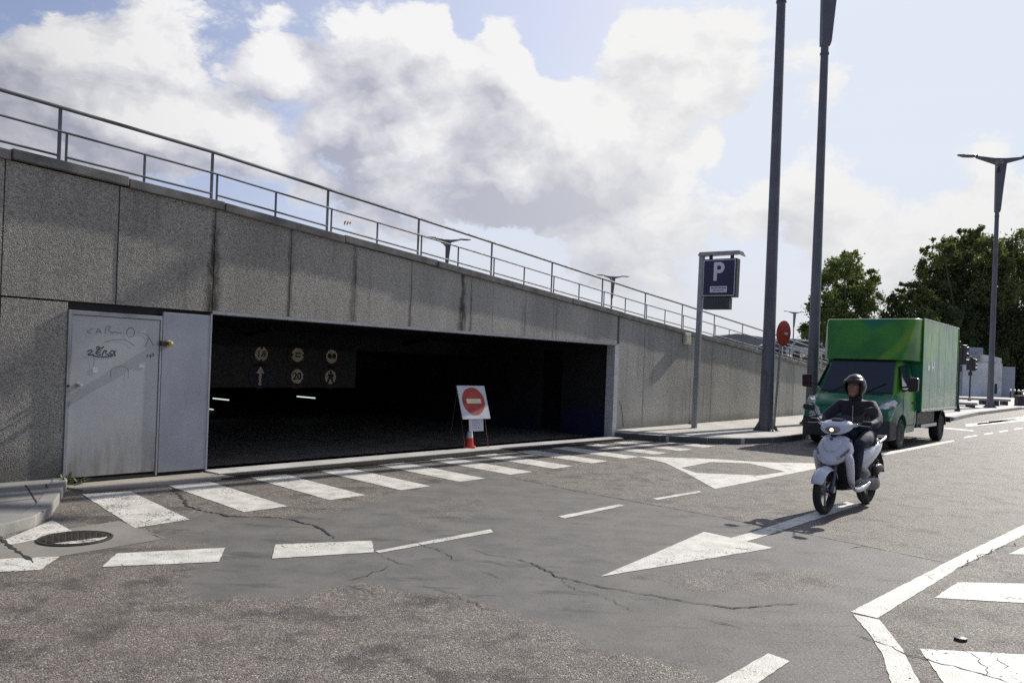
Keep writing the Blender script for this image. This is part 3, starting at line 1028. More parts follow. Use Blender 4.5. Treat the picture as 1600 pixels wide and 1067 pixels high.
FACE = Matrix.Rotation(PI / 2, 4, 'X')    # text plane facing local -y
for i, (px, py) in enumerate(((409, 553), (466, 554.5), (519, 557), (407, 587), (465, 588), (517, 589))):
    s, z = on_board(px, py)
    R = .265
    r_in = .150 if i != 3 else .255
    Mx = Matrix.Translation((s, .03, z)) @ Matrix.Rotation(PI / 2, 4, 'X')
    MB().lathe([(R, 0), (R, .012), (0, .012)], 32, Mx).build('sign_ring', M_blud if i == 3 else M_redd, bd)
    if i != 3:
        MB().lathe([(r_in, .012), (r_in, .016), (0, .016)], 32, Mx).build('sign_face', M_sgw, bd)
    T = Matrix.Translation((s, .012, z)) @ FACE
    if i == 0:
        text('sign_text', '1.8', M_blk, T, .17, bd, bold=.004)
        t_ = MB()
        t_.prism([(s - .035, z + .15), (s + .035, z + .15), (s, z + .10)], .006, .013); t_.prism([(s - .035, z - .15), (s + .035, z - .15), (s, z - .10)], .006, .013)
        t_.build('sign_arrow', M_blk, bd)
    elif i == 1:
        t_ = MB()
        t_.prism([(s - .15, z + .03), (s - .15, z - .03), (s - .10, z)], .006, .013); t_.prism([(s + .15, z - .03), (s + .15, z + .03), (s + .10, z)], .006, .013)
        t_.prism([(s - .07, z - .05), (s + .07, z - .05), (s + .07, z - .02), (s - .07, z - .02)], .006, .013)
        t_.prism([(s - .07, z + .05), (s + .07, z + .05), (s + .07, z + .02), (s - .07, z + .02)], .006, .013)
        t_.build('sign_arrow', M_blk, bd)
    elif i == 2:
        t_ = MB()
        t_.prism([(s - .11, z - .04), (s - .01, z - .04), (s - .01, z + .03), (s - .04, z + .06), (s - .09, z + .06), (s - .11, z + .02)], .006, .013)
        t_.prism([(s + .01, z - .04), (s + .11, z - .04), (s + .11, z + .02), (s + .09, z + .06), (s + .04, z + .06), (s + .01, z + .03)], .006, .013)
        t_.build('sign_symbol', M_blk, bd)
    elif i == 3:
        t_ = MB()
        t_.prism([(s - .03, z - .2), (s + .03, z - .2), (s + .03, z + .05), (s + .1, z + .05), (s, z + .2), (s - .1, z + .05), (s - .03, z + .05)], .008, .017)
        t_.build('sign_arrow', M_sgw, bd)
    elif i == 4:
        text('sign_text', '20', M_blk, T, .21, bd, bold=.006)
    else:
        t_ = MB()
        t_.prism([(s - .03, z + .13), (s + .03, z + .13), (s + .03, z + .08), (s - .03, z + .08)], .006, .013)
        t_.prism([(s - .07, z + .07), (s + .07, z + .07), (s + .09, z), (s + .04, z + .02), (s + .09, z - .13), (s + .05, z - .13), (s, z - .03), (s - .06, z - .13), (s - .1, z - .13), (s - .04, z + .02), (s - .09, z)], .006, .013)
        t_.build('sign_symbol', M_blk, bd)

# ------------------------------------------------------------------ steel door and fixed panel left of the opening
M_door = pmat('grey_door_paint', (.42, .425, .42), .42, .15, vary=.05, vscale=1.5, dirt=.12)
t = NT(M_door.node_tree)
b_ = t.n['Principled BSDF']
oc = t.new('ShaderNodeTexCoord').outputs['Object']
_, _, zz = t.xyz(oc)
src = b_.inputs['Base Color'].links[0].from_socket
rust = t.math('MULTIPLY', t.ramp(t.math('ADD', zz, t.math('MULTIPLY', t.noise(oc, 3, 5), .5)), 1.0, .25), t.ramp(t.noise(t.scalev(oc, (8, 8, 1.2)), 2, 5), .3, .7, .3, 1))
t.put(b_.inputs['Base Color'], t.mix(t.math('MULTIPLY', rust, .75), src, (.20, .165, .12)))
M_dpan = pmat('bluegrey_sheet', (.30, .315, .36), .4, .35, vary=.1, vscale=1.3, dirt=.12)
door = thing('steel_door', 'grey steel service door with black graffiti left of the garage opening', 'door', W0, WANG)
MB().box(-1.735, -.70, -.002, .04, .09, 1.985).build('leaf', M_door, door, bevel=.004)
df = MB()
df.box(-1.782, -1.742, -.02, .06, .04, 2.04); df.box(-.695, -.672, -.012, .06, .04, 2.04); df.box(-1.741, -.696, -.02, .06, 1.99, 2.04)
df.build('frame', M_frame, door, bevel=.003)
MB().box(-1.75, -.68, -.01, .2, -.05, .06).build('threshold', M_core, door)
MB().box(-1.80, .02, .06, .3, -.1, 2.15).build('backing', M_core, door)
hg = MB()
Rk = Matrix.Translation((-1.65, -.002, 1.17)) @ Matrix.Rotation(PI / 2, 4, 'X')
hg.lathe([(.028, 0), (.028, .018), (.012, .02), (.012, .05), (.022, .055), (.020, .08), (0, .085)], 14, Rk)
hg.build('knob', M_steel, door, 40)
MB().lathe([(.016, 0), (.016, .012), (0, .013)], 10, Matrix.Translation((-1.762, -.02, 1.16)) @ Matrix.Rotation(PI / 2, 4, 'X')).build('lock', M_dark, door)
pn = thing('steel_panel', 'blue grey sheet steel panel between the service door and the garage opening', 'panel', W0, WANG)
MB().box(-.665, -.028, -.012, .03, .07, 2.095).build('sheet', M_dpan, pn, bevel=.004)
MB().box(-.026, .0, -.014, .2, .05, 2.115).build('edge_strip', M_frame, pn, bevel=.003)
kb = thing('door_lock', 'brass padlock housing on the blue grey panel beside the door', 'lock', W(-.60, .012, 1.70), WANG)
M_brass = pmat('brass', (.42, .34, .16), .35, .8, vary=.2)
MB().lathe([(.045, 0), (.045, .03), (.03, .035), (.03, .10), (0, .11)], 16, Matrix.Rotation(PI / 2, 4, 'X')).build('barrel', M_brass, kb, 40)
MB().box(-.1, -.03, -.05, 0, -.03, .03).build('hasp', M_iron, kb, bevel=.006)


def door_pt(px, py, y=-.006):
    u, d = rotpx(px, py)
    k = u / FPX
    s = (k * W0.y - W0.x) / (.641 - k * .7675)
    Y = W0.y + s * .7675
    return Vector((s, y, EYE - d * Y / FPX))


def scrawl(name, strokes, r, mat, parent):
    mb = MB()
    for st_ in strokes:
        pts = [door_pt(*q) for q in st_]
        # smooth
        for _ in range(2):
            pts = [pts[0]] + [p for a, b in zip(pts, pts[1:]) for p in (a.lerp(b, .25), a.lerp(b, .75))] + [pts[-1]]
        for p in pts: p.y = -.0045
        mb.tube(pts, r, 5, flat=1.0)
    for i, v in enumerate(mb.v): mb.v[i] = (v[0], -.0045 + (v[1] + .0045) * .15, v[2])
    return mb.build(name, mat, parent)


M_pen = pmat('faded_marker', (.13, .13, .13), .6)
M_ink = pmat('black_marker', (.015, .015, .015), .5)
scrawl('graffiti', [[(146, 513), (134, 518), (142, 521)], [(150, 521), (154, 511), (158, 521)], [(151, 518), (157, 518)], [(164, 521), (166, 509), (174, 510), (168, 516), (176, 521)], [(176, 519), (190, 520)],
                    [(202, 512), (197, 518), (200, 527), (209, 526), (211, 517), (205, 511), (200, 513)], [(215, 520), (228, 521), (234, 529), (240, 540)], [(233, 528), (226, 542)],
                    [(162, 535), (180, 530), (198, 531), (210, 541)]], .0035, M_pen, door)
scrawl('graffiti', [[(136, 549), (143, 546), (144, 550), (135, 555), (147, 554)], [(158, 547), (150, 548), (150, 554), (158, 554)], [(151, 551), (157, 550)], [(160, 555), (162, 547), (168, 548), (163, 551), (171, 555)],
                    [(172, 550), (176, 547), (180, 551), (175, 555), (171, 551)], [(181, 548), (177, 552), (181, 555), (178, 556)], [(145, 556), (160, 558), (176, 556)], [(150, 543), (154, 541), (156, 545), (151, 545)], [(157, 543), (159, 545), (162, 541)]], .007, M_ink, door)
scrawl('graffiti', [[(229, 558), (231, 554)], [(233, 557), (236, 553), (235, 559)], [(237, 552), (241, 554), (238, 557)], [(219, 571), (223, 569), (221, 574)]], .005, M_ink, door)
scrawl('scratch', [[(173, 590), (173, 573), (201, 572), (200, 591)], [(146, 573), (147, 560)]], .0022, M_pen, door)
q = door_pt(221, 572); MB().box(q.x - .035, q.x + .035, -.0055, -.003, q.z - .02, q.z + .02).build('sticker', M_white, door)
q = door_pt(148, 578); MB().box(q.x - .025, q.x + .025, -.0055, -.003, q.z - .03, q.z + .03).build('sticker', pmat('sticker_residue', (.55, .55, .53), .6), door)
del q

# weeds at the foot of the wall
M_weed = pmat('weed_green', (.10, .12, .05), .7, vary=.3, vscale=30)
for i, (s, p, lab) in enumerate(((-1.78, .10, 'small green weed growing at the corner of kerb and service door'), (-1.62, .05, 'low dry weed tuft right under the service door'), (13.72, .04, 'small weed growing at the foot of the wall behind the parking sign pole'))):
    mb = MB()
    for k in range(46):
        a = random.uniform(0, 2 * PI); r = random.uniform(.0, .11); h = random.uniform(.04, .15) * (1 if i != 1 else .5)
        b0 = Vector((math.cos(a) * r * .4, math.sin(a) * r * .4, 0)); tip = Vector((math.cos(a) * (r + .05), math.sin(a) * (r + .05), h))
        sd_ = Vector((-math.sin(a), math.cos(a), 0)) * .010
        mid = b0.lerp(tip, .55) + Vector((0, 0, .02))
        mb.add([b0 - sd_ * .3, b0 + sd_ * .3, mid + sd_, mid - sd_, tip], [(0, 1, 2, 3), (3, 2, 4)])
    o = mb.build('weed', M_weed, None, recalc=False)
    o.location = W(s, p, .03 if i < 2 else .17)
    tag(o, lab, 'weed')

# beige alarm box on the wall
bx = thing('alarm_box', 'pale yellow box fixed high on the wall just left of the parking sign pole', 'box', W(13.10, 0, 2.28), WANG)
M_yel = pmat('cream_plastic', (.50, .48, .36), .5)
MB().box(-.02, .30, -.085, -.012, 0, .30).build('case', M_yel, bx, bevel=.012)
MB().box(.02, .26, -.095, -.086, .04, .26).build('lid', M_yel, bx, bevel=.005)
MB().box(.05, .2, -.012, .0, .05, .2).build('bracket', M_dark, bx)
# cable stub right of the jamb
cs = thing('cable', 'thin dark cable hanging on the wall beside the right jamb', 'cable', W0, WANG)
MB().tube([(10.12, -.01, .85), (10.2, -.02, .75), (10.28, -.02, .5), (10.33, -.02, .25)], .006, 5).build('wire', M_dark, cs)

# ------------------------------------------------------------------ railing on top of the wall
rl = thing('metal_railing', 'grey steel handrail with two lower rails running along the top of the concrete wall', 'railing', W0, WANG)
RY = .12


def rz(s): return cope(s)


post_s = [-1.9 + 1.892 * k for k in range(-2, 20)]


def bar(name, s0, s1, dz_, r):
    n = max(1, int((s1 - s0) / .6))
    MB().tube([(s0 + (s1 - s0) * i / n, RY, rz(s0 + (s1 - s0) * i / n) + dz_) for i in range(n + 1)], r, 8).build(name, M_galv, rl, 40)


for a, b in zip(post_s, post_s[1:]):
    bar('top_rail', a, b, .66, .023)
    bar('middle_rail', a + .075, b + .075, .385, .014)
    bar('lower_rail', a + .075, b - .0, .105, .014)
for i, s in enumerate(post_s):
    MB().box(s - .019, s + .019, RY - .006, RY + .006, rz(s) - .03, rz(s) + .65).build('post', M_galv, rl)
    MB().box(s + .065, s + .091, RY - .006, RY + .006, rz(s) - .03, rz(s) + .39).build('stile', M_galv, rl)
    m_ = s + .99
    MB().box(m_ - .014, m_ + .014, RY - .006, RY + .006, rz(m_) - .03, rz(m_) + .385).build('stile', M_galv, rl)
# scrap of orange tape on the railing
tp = MB()
M_or = pmat('orange_tape', (.60, .20, .12), .6)
for k in range(5):
    a = 2.10 + .05 * k
    tp.add([(a, RY, rz(2.1) + .20 + .03 * math.sin(k * 2)), (a + .04, RY + .02, rz(2.1) + .21), (a + .035, RY - .01, rz(2.1) + .26), (a + .005, RY, rz(2.1) + .24)], [(0, 1, 2, 3)])
tpo = MB()
tpo.v, tpo.f, tpo.mi = tp.v, tp.f[2:], tp.mi[2:]
o = tpo.build('tape_scrap', M_or, None)
o.location = W0; o.rotation_euler = (0, 0, WANG)
so = o.modifiers.new('s', 'SOLIDIFY'); so.thickness = .003
tag(o, 'scrap of orange tape fluttering between the railing bars', 'tape')

# raised deck behind the wall
dk = MB()
ss = [-9, -4, 0, 3.77, 7.55, 11.34, 15.1, 18.2, 22.4, 30, 40]
for a, b in zip(ss, ss[1:]):
    za, zb = cope(a) - .25, cope(b) - .25
    dk.add([(a, .31, za), (b, .31, zb), (b, 7, zb), (a, 7, za), (a, .31, za - .2), (b, .31, zb - .2), (b, 7, zb - .2), (a, 7, za - .2)],
           [(0, 1, 2, 3), (7, 6, 5, 4), (0, 4, 5, 1), (3, 2, 6, 7)])
o = dk.build('upper_deck', M_pave, None)
o.location = W0; o.rotation_euler = (0, 0, WANG)
tag(o, kind='structure')

# ------------------------------------------------------------------ lamp posts
def lamp_post(loc, label, rz_, lean=0.0, simple=False, small=1.0):
    L = thing('street_lamp', label, 'street lamp', loc, rz_, 'tall three armed street lamps')
    n = 12 if simple else 20
    MB().lathe([(.235, 0), (.235, .03), (.19, .05), (.175, .4), (.150, 3), (.128, 7), (.112, 11.2), (0, 11.21)], n).build('pole', M_post, L, 40)
    hd = MB()
    hd.loft([[(x * a - .02 * 0 + sh, y, z) for x, y in ((-1, -.085), (1, -.085), (1, .085), (-1, .085))] for a, sh, z in ((.125, 0, 11.2), (.15, .02, 11.35), (.22, .07, 12.8), (.30, .13, 14.15), (.31, .14, 14.3))])
    hd.build('head', M_post, L, 30)
    if not simple:
        MB().box(-.05, .05, -.19, -.165, .9, 1.5).build('hatch', M_post, L)
        bs = MB()
        bs.box(-.27, .27, -.27, .27, 0, .02)
        for k in range(4):
            a = PI / 4 + k * PI / 2
            bs.add([(math.cos(a) * .17 - math.sin(a) * .008, math.sin(a) * .17 + math.cos(a) * .008, .02), (math.cos(a) * .17 + math.sin(a) * .008, math.sin(a) * .17 - math.cos(a) * .008, .02),
                    (math.cos(a) * .33 + math.sin(a) * .008, math.sin(a) * .33 - math.cos(a) * .008, .02), (math.cos(a) * .33 - math.sin(a) * .008, math.sin(a) * .33 + math.cos(a) * .008, .02),
                    (math.cos(a) * .17 - math.sin(a) * .008, math.sin(a) * .17 + math.cos(a) * .008, .28), (math.cos(a) * .17 + math.sin(a) * .008, math.sin(a) * .17 - math.cos(a) * .008, .28)],
                   [(0, 1, 2, 3), (0, 3, 4), (1, 5, 2), (4, 5, 1, 0), (3, 2, 5, 4)])
        bs.build('base_plate', M_post, L)
        for k in range(4):
            bo = MB()
            a = PI / 4 + k * PI / 2
            bo.tube([(math.cos(a + .25) * .30, math.sin(a + .25) * .30, .0), (math.cos(a + .25) * .30, math.sin(a + .25) * .30, .07)], .022, 6)
            bo.build('anchor_bolt', M_iron, L)
        MB().lathe([(.132, 10.95), (.132, 11.0)], n).build('collar', M_post, L)
    for ang, ln, z0, dzz in ((PI, 2.3, 14.15, .28), (0, 2.5, 14.15, .28), (-PI / 2 - .45, 1.7, 13.7, .1)):
        d = Vector((math.cos(ang), math.sin(ang), 0)); nn = Vector((-d.y, d.x, 0)); up = Vector((0, 0, 1))
        a = MB()
        for sgn in (-1, 1):
            a.loft([[d * r + nn * (w_ * sgn + o_) + up * z for o_, z in ((-.025, z0 + zb), (.025, z0 + zb), (.025, z0 + zt), (-.025, z0 + zt))] for r, w_, zb, zt in ((.1, .09, -.22, .12), (ln * .55, .07, dzz - .13, dzz - .03))])
        a.build('arm', M_post, L)
        h = MB()
        h.loft([[d * r + nn * (w_ * o_) + up * (z0 + dzz + zo) for o_, zo in ((-1, -.0), (-.6, -th), (.6, -th), (1, 0), (.6, .05), (-.6, .05))] for r, w_, th in ((ln * .52, .08, .05), (ln * .62, .2, .10), (ln * .85, .19, .10), (ln, .06, .03))])
        h.build('lantern', M_post, L)
    return L


lx, ly = 6.54, 20.35
l1 = lamp_post((lx, ly, .13), 'nearest tall grey lamp post on the pavement beside the leaning no entry sign', math.radians(-42))
l2 = lamp_post((8.9, 23.55, .13), 'tall grey lamp post right behind the green truck cab', math.radians(6))
l3 = lamp_post((27.5, 45.7, .13), 'whole tall grey lamp post on the plaza at far right', math.radians(-4))
for px, py, Y, lab in ((699, 373, 84, 'distant lamp head above the railing over the garage opening'), (957, 431, 112, 'distant lamp head above the railing left of the parking sign'), (1241, 487, 161, 'distant lamp between the no entry sign and the tree')):
    p = at(px, py, Y)
    far = lamp_post((p.x, p.y, p.z - 14.4), lab, math.radians(10), simple=True)

# ------------------------------------------------------------------ parking sign
ps = thing('parking_sign', 'parking sign with white letter P on dark blue box on grey pole', 'parking sign', (4.62, 19.95, .14), math.radians(-38))
ps.rotation_euler = (0, math.radians(.6), math.radians(-38))
MB().box(-.065, .065, -.045, .045, 0, 4.36).build('pole', M_pole, ps, bevel=.01)
cv = MB(); cv.prism([(-.065, 4.33), (.98, 4.35), (1.08, 4.28), (1.0, 4.42), (-.02, 4.42), (-.065, 4.36)], -.12, .16)
cv.build('cantilever', M_pole, ps, bevel=.01)
sgb = MB()
sgb.box(.075, .95, -.10, .13, 3.30, 4.24)
sgb.build('sign_box', M_dark, ps, bevel=.012)
MB().box(.10, .925, -.108, -.102, 3.325, 4.215).build('sign_border', M_signw, ps)
MB().box(.118, .907, -.113, -.110, 3.343, 4.197).build('sign_face', M_blue, ps)
pm = Matrix.Translation((.50, -.117, 3.90)) @ FACE
text('letter', 'P', M_signw, pm, .62, ps, bold=.016, ext=.003, sx=.92)
MB().box(.30, .74, -.118, -.115, 3.41, 3.56).build('name_plate', M_signw, ps, bevel=.0)
ln = MB()
for zz_, xs in ((3.505, ((.325, .40), (.415, .50), (.51, .60), (.615, .715))), (3.45, ((.37, .46), (.475, .56), (.575, .66)))):
    for a, b in xs: ln.box(a, b, -.1205, -.119, zz_, zz_ + .022)
ln.build('small_print', M_blue, ps)
MB().box(.12, .80, -.09, .10, 3.00, 3.29).build('display_box', pmat('display_grey', (.05, .05, .06), .5), ps, bevel=.008)
MB().box(.16, .70, -.094, -.091, 3.03, 3.26).build('display', pmat('display_screen', (.035, .035, .045), .25), ps)
hk = MB(); hk.box(.2, .28, -.02, .02, 4.24, 4.33); hk.box(.75, .83, -.02, .02, 4.24, 4.33); hk.build('hanger', M_dark, ps)
MB().box(-.10, .10, -.09, .09, 0, .012).build('foot_plate', M_iron, ps)

# ------------------------------------------------------------------ leaning no-entry disc
ne = thing('no_entry_sign', 'round red no entry sign on a leaning pole beside the nearest lamp post', 'traffic sign', (6.98, 21.05, .13), math.radians(40))
LEAN = Matrix.Rotation(math.radians(2.6), 4, Vector((math.sin(math.radians(40)), math.cos(math.radians(40)), 0)))
ne.rotation_euler = (LEAN @ Matrix.Rotation(math.radians(40), 4, 'Z')).to_euler()
MB().tube([(0, 0, 0), (0, 0, 2.85)], .03, 10).build('pole', M_pole, ne, 40)
Md = Matrix.Translation((0, -.045, 2.55)) @ Matrix.Rotation(PI / 2, 4, 'X')
MB().lathe([(.325, 0), (.335, .005), (.335, .02), (.32, .022), (0, .022)], 40, Md).build('disc', M_red, ne)
MB().prism([(.03, 2.52), (.19, 2.52), (.19, 2.58), (.03, 2.58)], -.070, -.0675).build('bar', M_signw, ne)
MB().prism([(-.19, 2.52), (.028, 2.52), (.028, 2.58), (-.19, 2.58)], -.070, -.0675).build('faded_bar', pmat('faded_bar_red', (.30, .05, .045), .5), ne)
MB().box(-.05, .05, -.045, .04, 2.45, 2.49).build('clamp', M_steel, ne)

# ------------------------------------------------------------------ portable no-entry board and cone in the opening
c0 = Vector((*g(742, 699, .036), .036))
pb_ = thing('portable_no_entry_sign', 'white board with red no entry disc leaning in the garage opening', 'traffic sign', (c0.x, c0.y, c0.z), math.radians(42))
TL = Matrix.Translation((0, -.02, .53)) @ Matrix.Rotation(math.radians(-20), 4, 'X')
MB().box(-.33, .33, -.008, .008, 0, .64, TL).build('board', M_white, pb_)
dd = MB(); dd.lathe([(.265, 0), (.265, .003), (0, .003)], 36, TL @ Matrix.Translation((0, -.009, .34)) @ Matrix.Rotation(PI / 2, 4, 'X')); dd.build('disc', pmat('worn_red', (.40, .035, .025), .6, vary=.2), pb_)
MB().box(-.17, .17, -.016, -.0125, .295, .385, TL).build('bar', pmat('cream_bar', (.75, .68, .42), .6), pb_)
T2 = Matrix.Translation((0, 0, .30)) @ Matrix.Rotation(math.radians(-8), 4, 'X')
MB().box(-.17, .17, -.035, -.025, .0, .25, T2).build('notice', M_white, pb_)
ln = MB()
for k in range(4): ln.box(-.10, .10 - .03 * (k % 2), -.0375, -.036, .055 + .045 * k, .07 + .045 * k, T2)
ln.build('small_print', pmat('faint_print', (.35, .35, .38), .6), pb_)
lg = MB()
for x in (-.28, .28):
    lg.tube([(x, -.05, 0), (x, .22, 1.10)], .006, 6)
    lg.tube([(x, .42, 0), (x, .23, 1.10)], .006, 6)
lg.build('leg', pmat('dull_red_frame', (.12, .02, .02), .6), pb_)
cn = thing('traffic_cone', 'small orange and white traffic cone standing below the leaning no entry board', 'traffic cone', (c0.x - .10, c0.y - .02, c0.z), 0)
cn.scale = (.72, .72, .9)
M_cone = pmat('cone_orange', (.55, .045, .02), .5, vary=.1)
MB().box(-.15, .15, -.15, .15, 0, .03).build('base', M_cone, cn, bevel=.01)
MB().lathe([(.115, .03), (.083, .20), (.083, .20)], 20).build('lower_cone', M_cone, cn, 40)
MB().lathe([(.084, .20), (.062, .33)], 20).build('white_band', M_white, cn, 40)
MB().lathe([(.062, .33), (.03, .52), (0, .525)], 20).build('upper_cone', M_cone, cn, 40)

# ------------------------------------------------------------------ green box truck
def livery(name, a, b, c, off=0.0, gloss=.22):
    m = bpy.data.materials.new(name)
    m.use_nodes = True
    t = NT(m.node_tree)
    p = t.n['Principled BSDF']
    oc = t.vmath('ADD', t.new('ShaderNodeTexCoord').outputs['Object'], (off, off * .7, 0))
    w1 = t.vmath('ADD', oc, t.vmath('SCALE', t.noise(oc, .5, 2, color=True), scale=2.2))
    v = t.xyz(t.voronoi(w1, .62, 'SMOOTH_F1', 'Color'))
    col_ = t.mix(t.ramp(v[0], .3, .7), a, b)
    col_ = t.mix(t.ramp(v[1], .55, .8), col_, c)
    dd_ = t.ramp(t.noise(oc, 5, 6, .65), .5, .8, 0, .25)
    t.put(p.inputs['Base Color'], t.mix(dd_, col_, (.10, .11, .09)))
    t.put(p.inputs['Roughness'], t.ramp(t.noise(oc, 3, 4), .3, .7, gloss, gloss + .14))
    p.inputs['Specular IOR Level'].default_value = .3
    t.put(p.inputs['Normal'], t.bump(t.noise(t.scalev(oc, (1, 1, 1)), 1.3, 2), .12, .05))
    return m


M_green = livery('green_truck_paint', (.022, .15, .030), (.045, .19, .022), (.008, .085, .075), 3.0)
M_cabg = livery('green_cab_paint', (.016, .15, .085), (.02, .17, .07), (.09, .30, .03), 1.0)
M_boxg = livery('green_box_side', (.05, .20, .06), (.11, .27, .04), (.03, .17, .14), 7.3, .10)
def printed(m, fn):
    t = NT(m.node_tree)
    p = t.n['Principled BSDF']
    src = p.inputs['Base Color'].links[0].from_socket
    oc = t.new('ShaderNodeTexCoord').outputs['Object']
    t.put(p.inputs['Base Color'], fn(t, src, oc, *t.xyz(oc)))


def box_print(t, src, oc, x, y, z):
    n1 = t.noise(t.scalev(oc, (1.1, 1, .55)), 1.3, 5, .6)
    n2 = t.noise(t.scalev(oc, (.7, 1, .5)), 1.0, 3, .5)
    zz = t.math('ADD', z, t.math('MULTIPLY', t.math('SUBTRACT', n2, .5), 1.6))
    c = t.mix(t.ramp(zz, 2.5, 1.5), (.05, .28, .035), (.016, .19, .13))
    c = t.mix(t.math('MULTIPLY', t.ramp(n1, .50, .62), t.ramp(z, 1.5, 2.1)), c, (.20, .42, .02))
    c = t.mix(t.math('MULTIPLY', t.ramp(n1, .44, .36), t.ramp(z, 1.7, 2.2)), c, (.02, .10, .09))
    return c


def fairing_print(t, src, oc, x, y, z):
    yy = t.math('ABSOLUTE', t.math('SUBTRACT', y, .12))
    top = t.math('MULTIPLY', t.ramp(t.math('SUBTRACT', t.math('ADD', z, t.math('MULTIPLY', yy, -.75)), 2.62), 0, .22), .7)
    arc = t.math('ABSOLUTE', t.math('SUBTRACT', t.math('ADD', y, t.math('MULTIPLY', t.math('POWER', t.math('SUBTRACT', 3.05, z), 2.0), .55)), 1.02))
    c = t.mix(t.ramp(arc, .24, .02), (.042, .18, .035), (.19, .32, .03))  # print greens raised to stand in for sunlight glowing through the panel
    c = t.mix(t.ramp(t.noise(oc, 1.2, 2), .4, .6, 0, .6), c, (.08, .29, .035))
    return t.mix(top, c, (.014, .15, .12))


printed(M_green, fairing_print)
printed(M_boxg, box_print)
M_bump = pmat('dark_bumper', (.028, .03, .033), .55, vary=.1)
M_alu = pmat('aluminium_trim', (.42, .46, .42), .35, .6)
M_lens = pmat('headlamp_lens', (.62, .60, .57), .12, .3, vary=.3, vscale=18, coat=.8)
M_amber = pmat('amber_lens', (.5, .16, .03), .2)
M_mirr = pmat('mirror_back', (.035, .012, .016), .3)
TR = W0 * 0 + Vector((8.14, 18.73, 0))
TANG = math.atan2(-.7675, -.641)
tr = thing('box_truck', 'green box truck with dark windscreen standing behind the white scooter', 'truck', TR, TANG)


def cab_sec(x, zt, yt, zm, ym, yb, zb=.34):
    h = [(yt * .55, zt), (yt * .9, zt - .012), (yt, zt - .06), (ym, zm), (yb, .78), (yb, .55), (yb - .06, zb)]
    pts = [(x, y, z) for y, z in h] + [(x, -y, z) for y, z in reversed(h)]
    return pts


cb = MB()
cb.loft([cab_sec(.90, .84, .60, .76, .78, .80), cab_sec(.83, .98, .72, .86, .90, .92), cab_sec(.55, 1.11, .78, .94, .97, .98), cab_sec(.16, 1.21, .84, 1.05, .99, 1.0),
         cab_sec(.08, 1.26, .86, 1.08, .99, 1.0), cab_sec(-.46, 2.04, .76, 1.25, .985, 1.0), cab_sec(-.66, 2.14, .76, 1.28, .985, 1.0), cab_sec(-1.22, 2.18, .78, 1.28, .985, 1.0)])
cab = cb.build('cab', M_cabg, tr, 42)
cut = MB(); cut.lathe([(.43, -1.2), (.43, 1.2)], 32, Matrix.Translation((0, 0, .36)) @ Matrix.Rotation(PI / 2, 4, 'X'))
cuto = cut.build('cutter', M_core, tr)
bo = cab.modifiers.new('arch', 'BOOLEAN'); bo.operation = 'DIFFERENCE'; bo.object = cuto; bo.solver = 'EXACT'
bpy.context.view_layer.update()
bake(cab)
bpy.data.objects.remove(cuto)
MB().box(-.46, .46, -.80, .80, .40, .84).build('wheel_housing', M_core, tr)
bm_ = MB()


def bsec(x, y, z0, z1): return [(x, y, z0), (x, y, z1), (x, -y, z1), (x, -y, z0)]


bm_.loft([bsec(.955, .66, .24, .60), bsec(.93, .82, .22, .64), bsec(.83, .955, .22, .66), bsec(.45, 1.005, .24, .62)])
bm_.build('bumper', M_bump, tr, 35, bevel=.02)
gr = MB(); gr.box(.90, .958, -.52, .52, .56, .70); gr.build('grille_back', M_core, tr)
for k in range(3): MB().box(.955, .975, -.54 + .02 * k, .54 - .02 * k, .575 + .045 * k, .595 + .045 * k).build('grille_bar', M_bump, tr, bevel=.004)
MB().box(.958, .966, -.26, .26, .34, .45).build('number_plate', M_white, tr)
bl_ = MB(); bl_.tube([(.87, -.62, .93), (.90, 0, .95), (.87, .62, .93)], .006, 5); bl_.build('bonnet_seam', M_core, tr)
MB().ball((.925, 0, .80), (.02, .055, .055)).build('emblem', M_alu, tr, 60)
MB().box(.13, .17, -.62, .62, 1.215, 1.235).build('scuttle', M_bump, tr)
